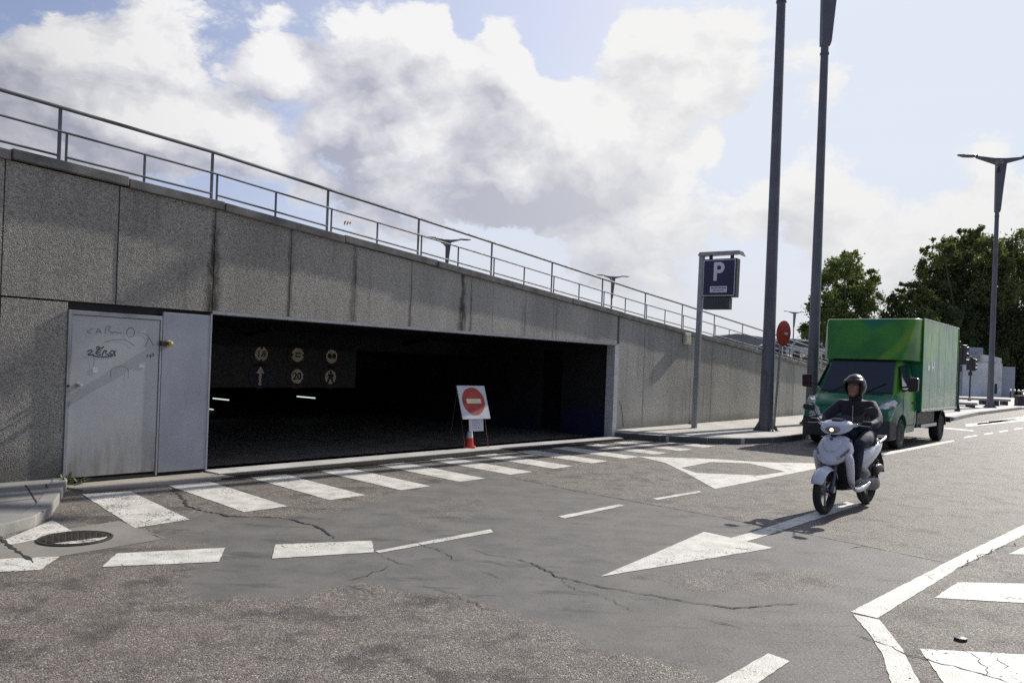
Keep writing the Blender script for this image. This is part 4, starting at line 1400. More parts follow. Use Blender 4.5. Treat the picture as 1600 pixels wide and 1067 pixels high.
# windscreen and glazing
ws = MB()
ws.add([(.112, -.80, 1.265), (.112, .80, 1.265), (-.445, .70, 2.045), (-.445, -.70, 2.045), (.07, -.80, 1.24), (.07, .80, 1.24), (-.48, .70, 2.02), (-.48, -.70, 2.02)],
       [(0, 1, 2, 3), (7, 6, 5, 4), (0, 4, 5, 1), (1, 5, 6, 2), (2, 6, 7, 3), (3, 7, 4, 0)])
wsc = ws.build('windscreen', M_glass, tr)
for a, b in (((.13, -.5, 1.275), (-.08, .02, 1.58)), ((.13, .25, 1.275), (-.02, .62, 1.48))):
    MB().tube([a, b], .010, 5).build('wiper', M_dark, tr)
for sg in (-1, 1):
    def ys_(z): return sg * (.990 - .205 * max(0, z - 1.27) / .80 + .004)
    q = [(-.06, 1.36), (-.40, 1.90), (-1.0, 1.92), (-1.0, 1.30)]
    m_ = MB(); m_.add([(x, ys_(z), z) for x, z in q] + [(x, ys_(z) - sg * .02, z) for x, z in q], [(0, 1, 2, 3), (7, 6, 5, 4), (0, 4, 5, 1), (1, 5, 6, 2), (2, 6, 7, 3), (3, 7, 4, 0)])
    m_.build('side_window', M_glass, tr)
    # door seams
    sm = MB()
    for x in (-.50 + .44, -1.08): sm.box(x, x + .008, min(sg * .996, sg * 1.004), max(sg * .996, sg * 1.004), .52, 1.26)
    sm.box(-1.08, -.06, min(sg * .996, sg * 1.004), max(sg * .996, sg * 1.004), .515, .523)
    sm.build('door_seam', M_core, tr)
    MB().box(-1.02, -.86, min(sg * 1.0, sg * 1.03), max(sg * 1.0, sg * 1.03), 1.02, 1.06).build('door_handle', M_bump, tr, bevel=.008)
    # arms and mirror
    mr = MB()
    mr.loft([[(x0 + dx, sg * (y0 + dy), z0 + dz_) for dx, dy, dz_ in ((0, -.10, -.17), (0, .10, -.15), (0, .11, .15), (0, -.10, .17))] for x0, y0, z0 in ((.02, 1.2, 1.47), (-.10, 1.2, 1.47))])
    mo = mr.build('mirror', M_mirr, tr, bevel=.03)
    MB().box(-.105, -.101, min(sg * 1.12, sg * 1.28), max(sg * 1.12, sg * 1.28), 1.33, 1.60).build('mirror_glass', M_steel, mo)
    ar = MB(); ar.tube([(-.05, sg * .97, 1.40), (-.04, sg * 1.12, 1.42)], .025, 6); ar.tube([(-.05, sg * .97, 1.30), (-.04, sg * 1.12, 1.36)], .02, 6)
    ar.build('mirror_arm', M_dark, mo)
    # headlamp
    hl = MB()
    Q = [(.955, .56, .70), (.90, .80, .64), (.77, .955, .66), (.42, 1.0, 1.05), (.46, .95, 1.12), (.72, .82, 1.04), (.93, .60, .86)]
    hl.add([(x, sg * y, z) for x, y, z in Q] + [(x - .10, sg * (y - .08), z) for x, y, z in Q], [tuple(range(7)), tuple(range(13, 6, -1))] + [(i, i + 7, (i + 1) % 7 + 7, (i + 1) % 7) for i in range(7)])
    ho = hl.build('headlight', M_lens, tr)
    MB().ball((.885, sg * .74, .735), .055).build('bulb_reflector', M_steel, ho, 60)
    MB().ball((.60, sg * .955, .97), (.04, .02, .02)).build('indicator', M_amber, ho, 60)


def wheel(parent, x, y, z, R, wd, sg, M=None, dark=False):
    Mx = Matrix.Translation((x, y, z)) @ Matrix.Rotation(-PI / 2 * sg, 4, 'X')
    w_ = MB()
    w_.lathe([(.04, wd * .30), (.10, wd * .34), (.12, wd * .25), (R * .52, wd * .18), (R * .60, wd * .42), (R * .64, wd * .5), (R * .64, -wd * .5), (.05, -wd * .4)], 28, Mx)
    o = w_.build('wheel', M_alu if not dark else M_iron, parent, 40)
    t_ = MB()
    t_.lathe([(R * .62, wd * .47), (R * .72, wd * .52), (R * .90, wd * .50), (R * .985, wd * .40), (R, wd * .2), (R, -wd * .2), (R * .985, -wd * .40), (R * .9, -wd * .5), (R * .62, -wd * .47)], 36, Mx)
    t_.build('tyre', M_rub, o, 40)
    for k in range(5):
        a = 2 * PI * k / 5
        MB().tube([Mx @ Vector((math.cos(a) * .075, math.sin(a) * .075, wd * .30)), Mx @ Vector((math.cos(a) * .075, math.sin(a) * .075, wd * .37))], .011, 6).build('wheel_nut', M_dark, o)
    return o


wheel(tr, 0, .87, .345, .345, .22, 1); wheel(tr, 0, -.87, .345, .345, .22, -1)
wheel(tr, -3.95, .88, .345, .345, .24, 1, dark=True); wheel(tr, -3.95, -.88, .345, .345, .24, -1, dark=True)
# fairing over the cab
fa = MB()
fa.loft([[(-.36, -.84, 2.03), (-.36, .84, 2.03), (-.50, .88, 2.25), (-.80, 1.00, 2.92), (-.86, .98, 3.02), (-.86, -.98, 3.02), (-.80, -1.0, 2.92), (-.50, -.88, 2.25)],
         [(-.62, -.98, 2.03), (-.62, .98, 2.03), (-.72, 1.02, 2.25), (-.94, 1.06, 2.92), (-.97, 1.05, 3.035), (-.97, -1.05, 3.035), (-.94, -1.06, 2.92), (-.72, -1.02, 2.25)],
         [(-1.27, -1.07, 2.0), (-1.27, 1.07, 2.0), (-1.27, 1.07, 2.25), (-1.27, 1.07, 2.92), (-1.27, 1.07, 3.04), (-1.27, -1.07, 3.04), (-1.27, -1.07, 2.92), (-1.27, -1.07, 2.25)]])
fa.build('roof_fairing', M_green, tr, 38, bevel=.02)
MB().box(-5.18, -1.28, -1.1, 1.1, .84, 3.045).build('cargo_box', M_boxg, tr, bevel=.012)
for sg in (-1, 1):
    a, b = sorted((sg * 1.085, sg * 1.112))
    MB().box(-5.19, -1.27, a, b, 3.02, 3.06).build('roof_rail', M_alu, tr)
    MB().box(-5.19, -1.27, a, b, .825, .885).build('floor_rail', M_alu, tr)
    for x in (-1.275, -5.19): MB().box(x, x + .035, a, b, .886, 3.019).build('corner_post', M_green if sg > 0 else M_alu, tr)
    MB().box(-3.3, -1.7, *sorted((sg * .98, sg * 1.02)), .42, .50).build('side_guard', M_alu, tr, bevel=.006)
    MB().box(-3.3, -1.5, *sorted((sg * .75, sg * .96)), .42, .80).build('side_locker', M_bump, tr, bevel=.02)
    mg = MB(); mg.torus(.43, .02, 16, 6, Matrix.Translation((-3.95, sg * .9, .36)) @ Matrix.Rotation(PI / 2, 4, 'X'), .1, PI - .1, .14); mg.build('mudguard', M_dark, tr, 50)
ch = MB(); ch.box(-5.1, -1.0, -.45, -.35, .50, .83); ch.box(-5.1, -1.0, .35, .45, .50, .83); ch.box(-5.15, -5.0, -1.0, 1.0, .45, .6); ch.box(-1.3, -1.0, -.95, .95, .36, 1.0)
ch.build('chassis', M_bump, tr)
MB().tube([(-3.95, -.8, .36), (-3.95, .8, .36)], .06, 8).build('axle', M_iron, tr)
for x in (-2.05, -2.85, -3.65, -4.45):
    MB().box(x, x + .008, 1.1002, 1.1012, .89, 3.015).build('panel_seam', M_bump, tr)
for sg in (-1, 1):
    rv = MB()
    for k in range(34): rv.ball((-1.4 - k * .112, sg * 1.113, 3.04), .008, 6, 4); rv.ball((-1.4 - k * .112, sg * 1.113, .855), .008, 6, 4)
    tag(rv.build('rivet', M_alu, tr), kind='stuff')
# box side graphics: play marks, letter and a pale flame shape, flat print
gf = MB()
for x, d in ((-1.80, 1), (-1.98, -1)):
    gf.prism([(x, 1.78), (x, 2.0), (x - .13 * d, 1.89)], 1.1005, 1.103)
gf.build('side_logo', pmat('white_logo_print', (.85, .88, .86), .3), tr)
M_prt = pmat('white_print', (.85, .88, .86), .3)
text('side_letter', 'H', M_prt, Matrix.Translation((-2.3, 1.103, 1.89)) @ Matrix.Rotation(PI, 4, 'Z') @ FACE, .42, tr, ext=.001, bold=.01)
gf = MB()
gf.prism([(-3.1, 1.2), (-3.02, 1.7), (-2.95, 2.4), (-3.12, 2.0), (-3.25, 1.75)], 1.1005, 1.102)
gf.build('side_graphic', pmat('pale_green_print', (.30, .48, .30), .3), tr)

# ------------------------------------------------------------------ scooter
def shell_mat(name, col, rough=.22, coat=.6):
    return pmat(name, col, rough, 0, vary=.04, coat=coat)


M_sw = shell_mat('white_fairing', (.60, .61, .66))
M_sd = pmat('scooter_dark', (.022, .022, .028), .45)
M_sdb = shell_mat('dark_blue_inner', (.02, .024, .045), .35)
M_seat = pmat('black_seat', (.02, .02, .021), .55, bumps=(120, .3, .002))
M_eng = pmat('engine_metal', (.10, .10, .11), .45, .7, vary=.4, vscale=14)
M_sil = pmat('silver_part', (.42, .42, .43), .3, .85)
M_lampon = pmat('lit_headlamp', (.9, .8, .6), .2, emit=((1, .72, .42), 2.2))
M_ilens = pmat('smoked_lens', (.16, .15, .15), .1, .2, coat=.8)
SCO = Vector((4.12, 9.68, 0))
SANG = math.atan2(-.715, -.70)
sco = thing('scooter', 'white motor scooter with lit headlight ridden towards the camera', 'scooter', SCO, SANG)
AX, RX = .635, -.63


def ring(x, y0, z0, hw, hh, n=12, p=2.6, tilt=0.0):
    """superellipse section in the y-z plane at x, optionally raked"""
    out_ = []
    for k in range(n):
        a = 2 * PI * k / n
        c, s_ = math.cos(a), math.sin(a)
        yy = hw * math.copysign(abs(c) ** (2 / p), c)
        zz_ = hh * math.copysign(abs(s_) ** (2 / p), s_)
        out_.append((x - tilt * zz_, y0 + yy, z0 + zz_))
    return out_


def sc_wheel(x, R, r, front):
    Mx = Matrix.Translation((x, 0, R + r)) @ Matrix.Rotation(PI / 2, 4, 'X')
    rim = MB(); rim.torus(R - .028, .014, 36, 8, Mx, rz=.028)
    rim.lathe([(.045, -.03), (.045, .03)], 16, Mx)
    o = rim.build('wheel', M_sil, sco, 50)
    for k in range(6):
        a = 2 * PI * k / 6 + .3
        sp = MB(); sp.tube([Mx @ Vector((math.cos(a) * .03, math.sin(a) * .03, 0)), Mx @ Vector((math.cos(a + .12) * (R - .035), math.sin(a + .12) * (R - .035), 0))], [.017, .011], 6)
        sp.build('spoke', M_sil, o, 50)
    ty = MB(); ty.torus(R + .004, r, 44, 14, Mx, rz=r * .95); ty.build('tyre', M_rub, o, 60)
    if front:
        dk_ = MB(); dk_.lathe([(.055, .045), (.105, .045), (.105, .049), (.055, .049)], 28, Mx); dk_.build('brake_disc', M_steel, o)
    return o


sc_wheel(AX, .215, .048, True)
sc_wheel(RX, .205, .055, False)
# fork
fk = MB()
for sg in (-1, 1):
    fk.tube([(AX, sg * .075, .263), (AX - .02, sg * .078, .33)], .026, 10)
    fk.tube([(AX - .01, sg * .078, .30), (AX - .115, sg * .072, .60)], .021, 10)
fk.tube([(AX, -.09, .263), (AX, .09, .263)], .013, 8)
fk.build('fork', M_eng, sco, 40)
MB().box(AX - .10, AX - .04, .055, .085, .25, .33).build('brake_caliper', M_sil, sco, bevel=.008)
# front mudguard
fd = MB()
secs = []
for i in range(11):
    a = math.radians(22 + i * 13.0)
    r_ = .300
    cx, cz = AX + math.cos(a) * r_, .263 + math.sin(a) * r_
    hw = .083 * (1 - .35 * abs((i - 4.5) / 6) ** 3)
    row = []
    for q in range(7):
        b = -1 + 2 * q / 6
        k = .022 * b * b * 2.2
        row.append((AX + math.cos(a) * (r_ - k), b * hw, .263 + math.sin(a) * (r_ - k)))
    secs.append(row)
fd.loft(secs, closed=False, cap=False)
o = fd.build('front_mudguard', M_sw, sco, 60, sub=1)
so = o.modifiers.new('th', 'SOLIDIFY'); so.thickness = .006; so.offset = -1
# front shield: pointed leg shield in white with dark lower recess
fs = MB()


def shield(z, xf, hw, dx, nose=.35):
    """section in the x-y plane at height z: rounded nose forward, wings back"""
    pts = []
    for q in range(13):
        b = -1 + 2 * q / 12
        x = xf - dx * (abs(b) ** 2.2) * 1.0 - nose * 0 * abs(b)
        pts.append((x, hw * math.sin(b * PI / 2), z + (.0 if abs(b) < .9 else 0)))
    for q in range(13):
        b = 1 - 2 * q / 12
        pts.append((xf - dx - .05 - .0 + .03 * (1 - b * b), hw * .96 * math.sin(b * PI / 2), z))
    return pts


fs.loft([shield(z, xf, hw, dx) for z, xf, hw, dx in ((.555, .560, .050, .03), (.585, .580, .105, .07), (.635, .578, .175, .13), (.70, .555, .212, .17), (.76, .525, .208, .16), (.83, .485, .178, .13), (.885, .45, .140, .09), (.905, .435, .10, .06))])
fs.build('front_shield', M_sw, sco, 60, sub=1)
cn_ = MB(); cn_.loft([shield(z, xf, hw, dx) for z, xf, hw, dx in ((.705, .572, .075, .045), (.78, .545, .105, .06), (.85, .503, .115, .06), (.893, .462, .085, .04))])
cn_.build('shield_centre', M_sw, sco, 60, sub=1)
MB().ball((.50, 0, .868), (.018, .018, .014)).build('badge', M_dark, sco, 60)
for sg in (-1, 1):
    i_ = MB(); i_.loft([[(.560, sg * .085, .622), (.572, sg * .085, .650), (.560, sg * .115, .680), (.545, sg * .13, .640)], [(.520, sg * .150, .655), (.528, sg * .150, .70), (.505, sg * .170, .735), (.490, sg * .180, .69)], [(.45, sg * .196, .72), (.455, sg * .196, .76), (.435, sg * .205, .81), (.42, sg * .208, .77)]])
    i_.build('indicator', M_ilens, sco, 40, sub=1)
    MB().ball((.556, sg * .112, .658), (.018, .026, .016)).build('position_light', M_white, sco, 60)
# inner dark apron and wheel recess
ia = MB(); ia.loft([shield(z, xf, hw, dx) for z, xf, hw, dx in ((.26, .30, .10, .02), (.40, .33, .125, .03), (.56, .40, .15, .04), (.72, .42, .19, .06), (.86, .40, .17, .05))])
ia.build('inner_apron', M_sd, sco, 60)
# white side ribbons sweeping from the shield down to the floor and back
for sg in (-1, 1):
    sr = MB()
    path = [(.45, .185, .72, .11, .075), (.41, .188, .60, .11, .06), (.37, .183, .49, .10, .05), (.33, .175, .39, .085, .045), (.30, .175, .31, .05, .038), (.18, .175, .265, .07, .03), (.02, .175, .255, .07, .027), (-.14, .18, .275, .06, .025), (-.26, .185, .33, .05, .022)]
    secs = []
    for i, (x, y, z, lx_, th) in enumerate(path):
        nx_, nz_ = (.95, .30) if i < 4 else ((.7, .7) if i == 4 else (.1, .99))
        row = []
        for q in range(8):
            a = 2 * PI * q / 8
            u_ = math.cos(a) * lx_ * .9 * (1 if i < 5 else .6); v_ = math.sin(a) * (.050, .050, .046, .042, .034, .026, .022, .020, .018)[i]
            row.append((x + nx_ * u_, sg * (y + v_), z + nz_ * u_))
        secs.append(row)
    sr.loft(secs)
    sr.build('side_trim', M_sw, sco, 60, sub=1)
fb = MB(); fb.loft([ring(.34, 0, .30, .15, .045), ring(.1, 0, .285, .175, .035), ring(-.12, 0, .285, .175, .035), ring(-.2, 0, .33, .16, .06)])
fb.build('footboard', M_sd, sco, 50)
# body under the seat
bd_ = MB()
bd_.loft([ring(x, 0, z, hw, hh, 16) for x, z, hw, hh in ((-.06, .50, .10, .20), (-.14, .54, .135, .20), (-.32, .60, .165, .155), (-.52, .66, .17, .115), (-.72, .72, .145, .08), (-.90, .765, .09, .045), (-.97, .78, .03, .02))])
bd_.build('side_body', M_sw, sco, 60, sub=1)
ib = MB()
ib.loft([ring(x, 0, z, hw, hh, 16) for x, z, hw, hh in ((-.02, .46, .10, .17), (-.10, .44, .150, .15), (-.28, .42, .17, .11), (-.42, .42, .15, .07))])
ib.build('inner_body', M_sdb, sco, 60, sub=1)
st_ = MB(); st_.loft([ring(x, 0, z, hw, hh, 14) for x, z, hw, hh in ((-.06, .735, .07, .03), (-.14, .755, .115, .045), (-.36, .76, .14, .05), (-.48, .785, .14, .055), (-.72, .81, .12, .045), (-.80, .81, .07, .02))])
st_.build('seat', M_seat, sco, 60, sub=1)
gb_ = MB()
for sg in (-1, 1): gb_.tube([(-.62, sg * .15, .79), (-.80, sg * .15, .835), (-.93, sg * .11, .845), (-.96, 0, .845)], .016, 8)
gb_.build('grab_rail', M_sil, sco, 50)
MB().box(-.985, -.93, -.06, .06, .71, .76).build('tail_light', M_red, sco, bevel=.012)
rm = MB(); rm.loft([[(-.86, -.07, .70), (-.86, .07, .70), (-.84, .07, .71), (-.84, -.07, .71)], [(-1.0, -.075, .50), (-1.0, .075, .50), (-.98, .075, .505), (-.98, -.075, .505)], [(-1.03, -.075, .38), (-1.03, .075, .38), (-1.015, .075, .38), (-1.015, -.075, .38)]])
rm.build('rear_mudguard', M_sd, sco)
en = MB(); en.loft([ring(x, .11, z, hw, hh, 12) for x, z, hw, hh in ((.0, .30, .03, .04), (-.10, .30, .06, .08), (-.35, .30, .065, .085), (-.60, .27, .06, .10), (-.75, .27, .03, .06))])
en.build('transmission_case', M_eng, sco, 60, sub=1)
en2 = MB(); en2.box(-.36, -.10, -.12, .06, .24, .40); en2.tube([(-.12, .02, .30), (.02, .02, .29)], .055, 10); en2.build('engine', M_eng, sco, bevel=.015)
MB().loft([ring(x, .15, z, hw, hh, 12) for x, z, hw, hh in ((-.42, .46, .035, .05), (-.60, .47, .045, .065), (-.74, .46, .03, .045))]).build('air_filter', M_sd, sco, 60, sub=1)
exh = MB(); exh.tube([(-.15, -.10, .22), (-.35, -.16, .20)], .018, 8); exh.tube([(-.35, -.17, .22), (-.42, -.17, .25), (-.78, -.17, .33), (-.82, -.17, .34)], [.025, .05, .052, .03], 14)
exh.build('exhaust', M_sil, sco, 50)
sh = MB()
for sg in (-1, 1):
    sh.tube([(RX + .0, sg * .14, .30), (RX + .09, sg * .13, .62)], .012, 8)
    for k in range(7): sh.torus(.028, .006, 14, 6, Matrix.Translation((RX + .03 + k * .0078, sg * .137, .40 + k * .028)))
sh.build('shock_absorber', M_iron, sco, 50)
MB().tube([(.05, .16, .27), (.02, .22, .10)], .009, 6).build('side_stand', M_iron, sco)
# handlebar cowl with headlamp
cw = MB()
cw.loft([ring(x, 0, z, hw, hh, 16, 2.3, tl) for x, z, hw, hh, tl in ((.482, .975, .065, .04, .2), (.460, .982, .13, .070, .4), (.41, .998, .18, .086, .5), (.345, 1.015, .20, .080, .5), (.28, 1.03, .17, .055, .4), (.24, 1.035, .10, .03, .2))])
cw.build('handlebar_cowl', M_sw, sco, 60, sub=1)
for sg in (-1, 1):
    cwg = MB(); cwg.loft([[(x + a * .045, sg * y, z + b * .028) for a, b in ((1, 0), (.5, .8), (-.6, .8), (-1, 0), (-.6, -.8), (.5, -.8))] for x, y, z in ((.36, .12, 1.02), (.33, .19, 1.03), (.30, .235, 1.04))])
    cwg.build('cowl_wing', M_sw, sco, 60, sub=1)
hlm = MB(); hlm.ball((.452, 0, .972), (.058, .098, .056), 18, 12)
ho = hlm.build('headlight', pmat('scooter_lens', (.20, .20, .21), .1, .2, coat=.8), sco, 60)
MB().ball((.492, 0, .972), (.022, .034, .026), 14, 8).build('bulb', M_lampon, ho, 60)
vs_ = MB(); vs_.loft([ring(x, 0, z, hw, hh, 12, 2.2, .6) for x, z, hw, hh in ((.40, 1.075, .07, .012), (.33, 1.10, .085, .016), (.26, 1.09, .07, .012))]); vs_.build('dash_hood', M_sd, sco, 60, sub=1)
nk = MB(); nk.tube([(.44, 0, .80), (.33, 0, 1.0)], .055, 12); nk.build('steering_neck', M_sd, sco, 50)
hb = MB(); hb.tube([(.25, -.36, 1.045), (.30, -.22, 1.05), (.33, 0, 1.04), (.30, .22, 1.05), (.25, .36, 1.045)], .012, 8); hb.build('handlebar', M_sd, sco, 50)
for sg in (-1, 1):
    MB().tube([(.283, sg * .255, 1.048), (.25, sg * .37, 1.045)], .018, 10).build('grip', M_rub, sco, 50)
    lv = MB(); lv.tube([(.33, sg * .21, 1.045), (.345, sg * .28, 1.035), (.31, sg * .37, 1.03)], .007, 6); lv.build('brake_lever', M_sil, sco, 50)
    ms_ = MB(); ms_.tube([(.31, sg * .21, 1.06), (.335, sg * .26, 1.13), (.30, sg * .32, 1.205)], .007, 6)
    mo = ms_.build('mirror', M_dark, sco, 50)
    mh_ = MB(); mh_.loft([[(x, sg * (.365 + y), 1.215 + z) for y, z in ((-.075, -.02), (-.06, .028), (0, .045), (.065, .035), (.085, 0), (.06, -.035), (0, -.045), (-.055, -.04))] for x in (.31,)] +
                          [[(x, sg * (.365 + y * .8), 1.215 + z * .8) for y, z in ((-.075, -.02), (-.06, .028), (0, .045), (.065, .035), (.085, 0), (.06, -.035), (0, -.045), (-.055, -.04))] for x in (.335,)])
    mh_.build('mirror_housing', M_dark, mo, 60)

# ------------------------------------------------------------------ rider
M_jack = pmat('dark_jacket', (.020, .016, .026), .75, vary=.25, vscale=9, bumps=(14, .5, .012))
M_jgrey = pmat('grey_jacket_panel', (.075, .072, .095), .75, vary=.2, vscale=9, bumps=(16, .5, .01))
M_jean = pmat('blue_grey_jeans', (.026, .032, .055), .85, vary=.35, vscale=7, bumps=(18, .5, .01))
M_skin = pmat('skin', (.27, .14, .10), .55, vary=.08)
M_helm = pmat('black_helmet', (.008, .007, .009), .34, coat=.12, vary=.05)
M_glove = pmat('black_glove', (.02, .02, .022), .7)
rd = thing('person', 'person in open black helmet and dark jacket riding the white scooter', 'person', SCO, SANG)


def skin_mesh(name, nodes, edges, mat, parent, root=0, sub=2):
    me = bpy.data.meshes.new(name)
    me.from_pydata([n[0] for n in nodes], edges, [])
    o = bpy.data.objects.new(name, me)
    COL.objects.link(o)
    o.modifiers.new('skin', 'SKIN')
    sv = me.skin_vertices[0].data
    for i, n in enumerate(nodes):
        r = n[1]
        sv[i].radius = r if isinstance(r, tuple) else (r, r)
        sv[i].use_root = (i == root)
    s_ = o.modifiers.new('sub', 'SUBSURF'); s_.levels = sub; s_.render_levels = sub
    me.materials.append(mat)
    bpy.context.view_layer.update()
    bake(o)
    o.data.materials.clear(); o.data.materials.append(mat)
    for p in o.data.polygons: p.use_smooth = True
    o.parent = parent
    return o


N = [((-.36, 0, .88), (.16, .125)), ((-.32, 0, .98), (.155, .115)), ((-.265, 0, 1.10), (.19, .14)), ((-.215, 0, 1.22), (.185, .13)), ((-.195, 0, 1.30), (.085, .07)), ((-.18, 0, 1.37), (.058, .058)),
     ((-.21, .185, 1.25), .080), ((-.10, .29, 1.12), .074), ((-.01, .33, 1.06), .064), ((.12, .325, 1.045), .044), ((.205, .318, 1.048), .034),
     ((-.21, -.185, 1.25), .080), ((-.10, -.29, 1.12), .074), ((-.01, -.33, 1.06), .064), ((.12, -.325, 1.045), .044), ((.205, -.318, 1.048), .034)]
Ed = [(0, 1), (1, 2), (2, 3), (3, 4), (4, 5), (3, 6), (6, 7), (7, 8), (8, 9), (9, 10), (3, 11), (11, 12), (12, 13), (13, 14), (14, 15)]
jk = skin_mesh('body', N, Ed, M_jack, rd)
# grey chest panel belongs to the jacket: assign by position
jk.data.materials.append(M_jgrey)
for p in jk.data.polygons:
    c = p.center
    if (1.02 < c.z < 1.14 and abs(c.y) < .20 and c.x > -.25) or (abs(c.y) > .27 and c.z < 1.14 and -.02 < c.x < .12 and int((c.x + .2) / .045) % 2): p.material_index = 1
LN = [((-.36, 0, .89), (.15, .11)), ((-.30, .11, .86), .098), ((-.08, .17, .845), .085), ((.13, .185, .80), .066), ((.12, .17, .60), .060), ((.08, .15, .42), .043), ((.07, .15, .375), .045),
      ((-.30, -.11, .86), .098), ((-.08, -.17, .845), .085), ((.13, -.185, .80), .066), ((.12, -.17, .60), .060), ((.08, -.15, .42), .043), ((.07, -.15, .375), .045)]
LE = [(0, 1), (1, 2), (2, 3), (3, 4), (4, 5), (5, 6), (0, 7), (7, 8), (8, 9), (9, 10), (10, 11), (11, 12)]
skin_mesh('trousers', LN, LE, M_jean, rd)
for sg in (-1, 1):
    sh_ = MB(); sh_.loft([ring(x, sg * .15, z, hw, hh, 12) for x, z, hw, hh in ((.02, .365, .03, .03), (.04, .37, .045, .045), (.12, .36, .047, .038), (.22, .345, .045, .024), (.27, .34, .025, .014))])
    sh_.build('shoe', M_dark, rd, 60, sub=1)
    # gloved hand: palm, four curled fingers of different length and a thumb closed round the grip
    hd = MB()
    hd.loft([ring(x, sg * .318, z, hw, hh, 10) for x, z, hw, hh in ((.195, 1.05, .034, .026), (.225, 1.062, .042, .024), (.255, 1.068, .043, .018))])
    gx0 = .265
    for k, (dy, L_) in enumerate(((-.036, 1.0), (-.012, 1.1), (.012, 1.03), (.036, .82))):
        pts = []
        for q in range(6):
            a = math.radians(100 - q * 40 * L_)
            pts.append((gx0 + .004 - dy * .3 + .032 * math.cos(a), sg * (.315 + dy), 1.047 + .032 * math.sin(a)))
        hd.tube(pts, [.0115, .0115, .011, .0105, .010, .008], 7)
    hd.tube([(.22, sg * .275, 1.055), (.245, sg * .262, 1.03), (.275, sg * .262, 1.015), (.295, sg * .27, 1.018)], [.013, .013, .011, .009], 7)
    hd.build('glove', M_glove, rd, 60)
# head with face
HC = Vector((-.135, 0, 1.468))
hm = MB()
hm.ball(HC, (.095, .077, .115), 20, 14)
hm.ball(HC + Vector((.065, 0, -.075)), (.04, .045, .04), 12, 8)
hm.loft([[(HC.x + x, sgy * w_, HC.z + z) for sgy in (-1, 1)] + [(HC.x + x + d_, 0, HC.z + z)] for x, z, w_, d_ in ((.085, .02, .008, .008), (.088, -.005, .011, .020), (.084, -.028, .016, .022), (.08, -.036, .010, .006))])
for sg in (-1, 1):
    hm.ball(HC + Vector((0, sg * .078, -.01)), (.02, .01, .03), 8, 6)
hdo = hm.build('head', M_skin, rd, 60)
for sg in (-1, 1):
    MB().ball(HC + Vector((.083, sg * .030, .012)), (.010, .013, .007), 10, 6).build('eye', M_white, hdo, 60)
    MB().ball(HC + Vector((.0915, sg * .030, .012)), (.004, .006, .006), 8, 6).build('pupil', M_dark, hdo, 60)
    MB().box(HC.x + .082, HC.x + .094, *sorted((sg * .016, sg * .045)), HC.z + .027, HC.z + .033).build('eyebrow', M_dark, hdo)
MB().ball(HC + Vector((.090, 0, -.058)), (.008, .024, .006), 10, 6).build('mouth', pmat('lips', (.28, .10, .08), .5), hdo, 60)
# helmet: shell with a face opening, visor trim and chin strap
hb_ = MB()
c = HC + Vector((-.012, 0, .022))
n_, m_ = 36, 22
vs, fs_ = [], []
rx, ry, rz_ = .148, .128, .145
for i in range(m_ + 1):
    tt = -PI / 2 + PI * i / m_
    for k in range(n_):
        a = 2 * PI * k / n_
        vs.append((c.x + rx * math.cos(tt) * math.cos(a), c.y + ry * math.cos(tt) * math.sin(a), c.z + rz_ * math.sin(tt)))
for i in range(m_):
    for k in range(n_):
        a = 2 * PI * (k + .5) / n_
        a = a if a < PI else a - 2 * PI
        tt = math.degrees(-PI / 2 + PI * (i + .5) / m_)
        if tt < -52: continue
        if abs(math.degrees(a)) < 62 and tt < 17: continue
        fs_.append((i * n_ + k, i * n_ + (k + 1) % n_, (i + 1) * n_ + (k + 1) % n_, (i + 1) * n_ + k))
hb_.add(vs, fs_)
hl_ = hb_.build('helmet', M_helm, rd, 60)
so = hl_.modifiers.new('th', 'SOLIDIFY'); so.thickness = .022; so.offset = -1
vz = MB()
rows = []
for tt in (14, 24, 34):
    rows.append([(c.x + (rx + .008) * math.cos(math.radians(tt)) * math.cos(math.radians(a)), c.y + (ry + .008) * math.cos(math.radians(tt)) * math.sin(math.radians(a)), c.z + (rz_ + .008) * math.sin(math.radians(tt))) for a in range(-75, 76, 10)])
vz.loft(rows, closed=False, cap=False)
o = vz.build('visor', M_helm, hl_, 60); so = o.modifiers.new('th', 'SOLIDIFY'); so.thickness = .004
cs_ = MB(); cs_.tube([(HC.x + .02, -.08, HC.z - .02), (HC.x + .05, -.06, HC.z - .09), (HC.x + .07, 0, HC.z - .118), (HC.x + .05, .06, HC.z - .09), (HC.x + .02, .08, HC.z - .02)], .007, 6)
cs_.build('chin_strap', M_dark, hl_, 60)
cl = MB(); cl.torus(.065, .018, 20, 8, Matrix.Translation((-.18, 0, 1.355)) @ Matrix.Rotation(.25, 4, 'Y'), rz=.028); cl.build('collar', M_jack, rd, 60)
MB().box(-.112, -.105, -.004, .004, 1.02, 1.25, Matrix.Translation((0, 0, 0))).build('zip', M_steel, rd)

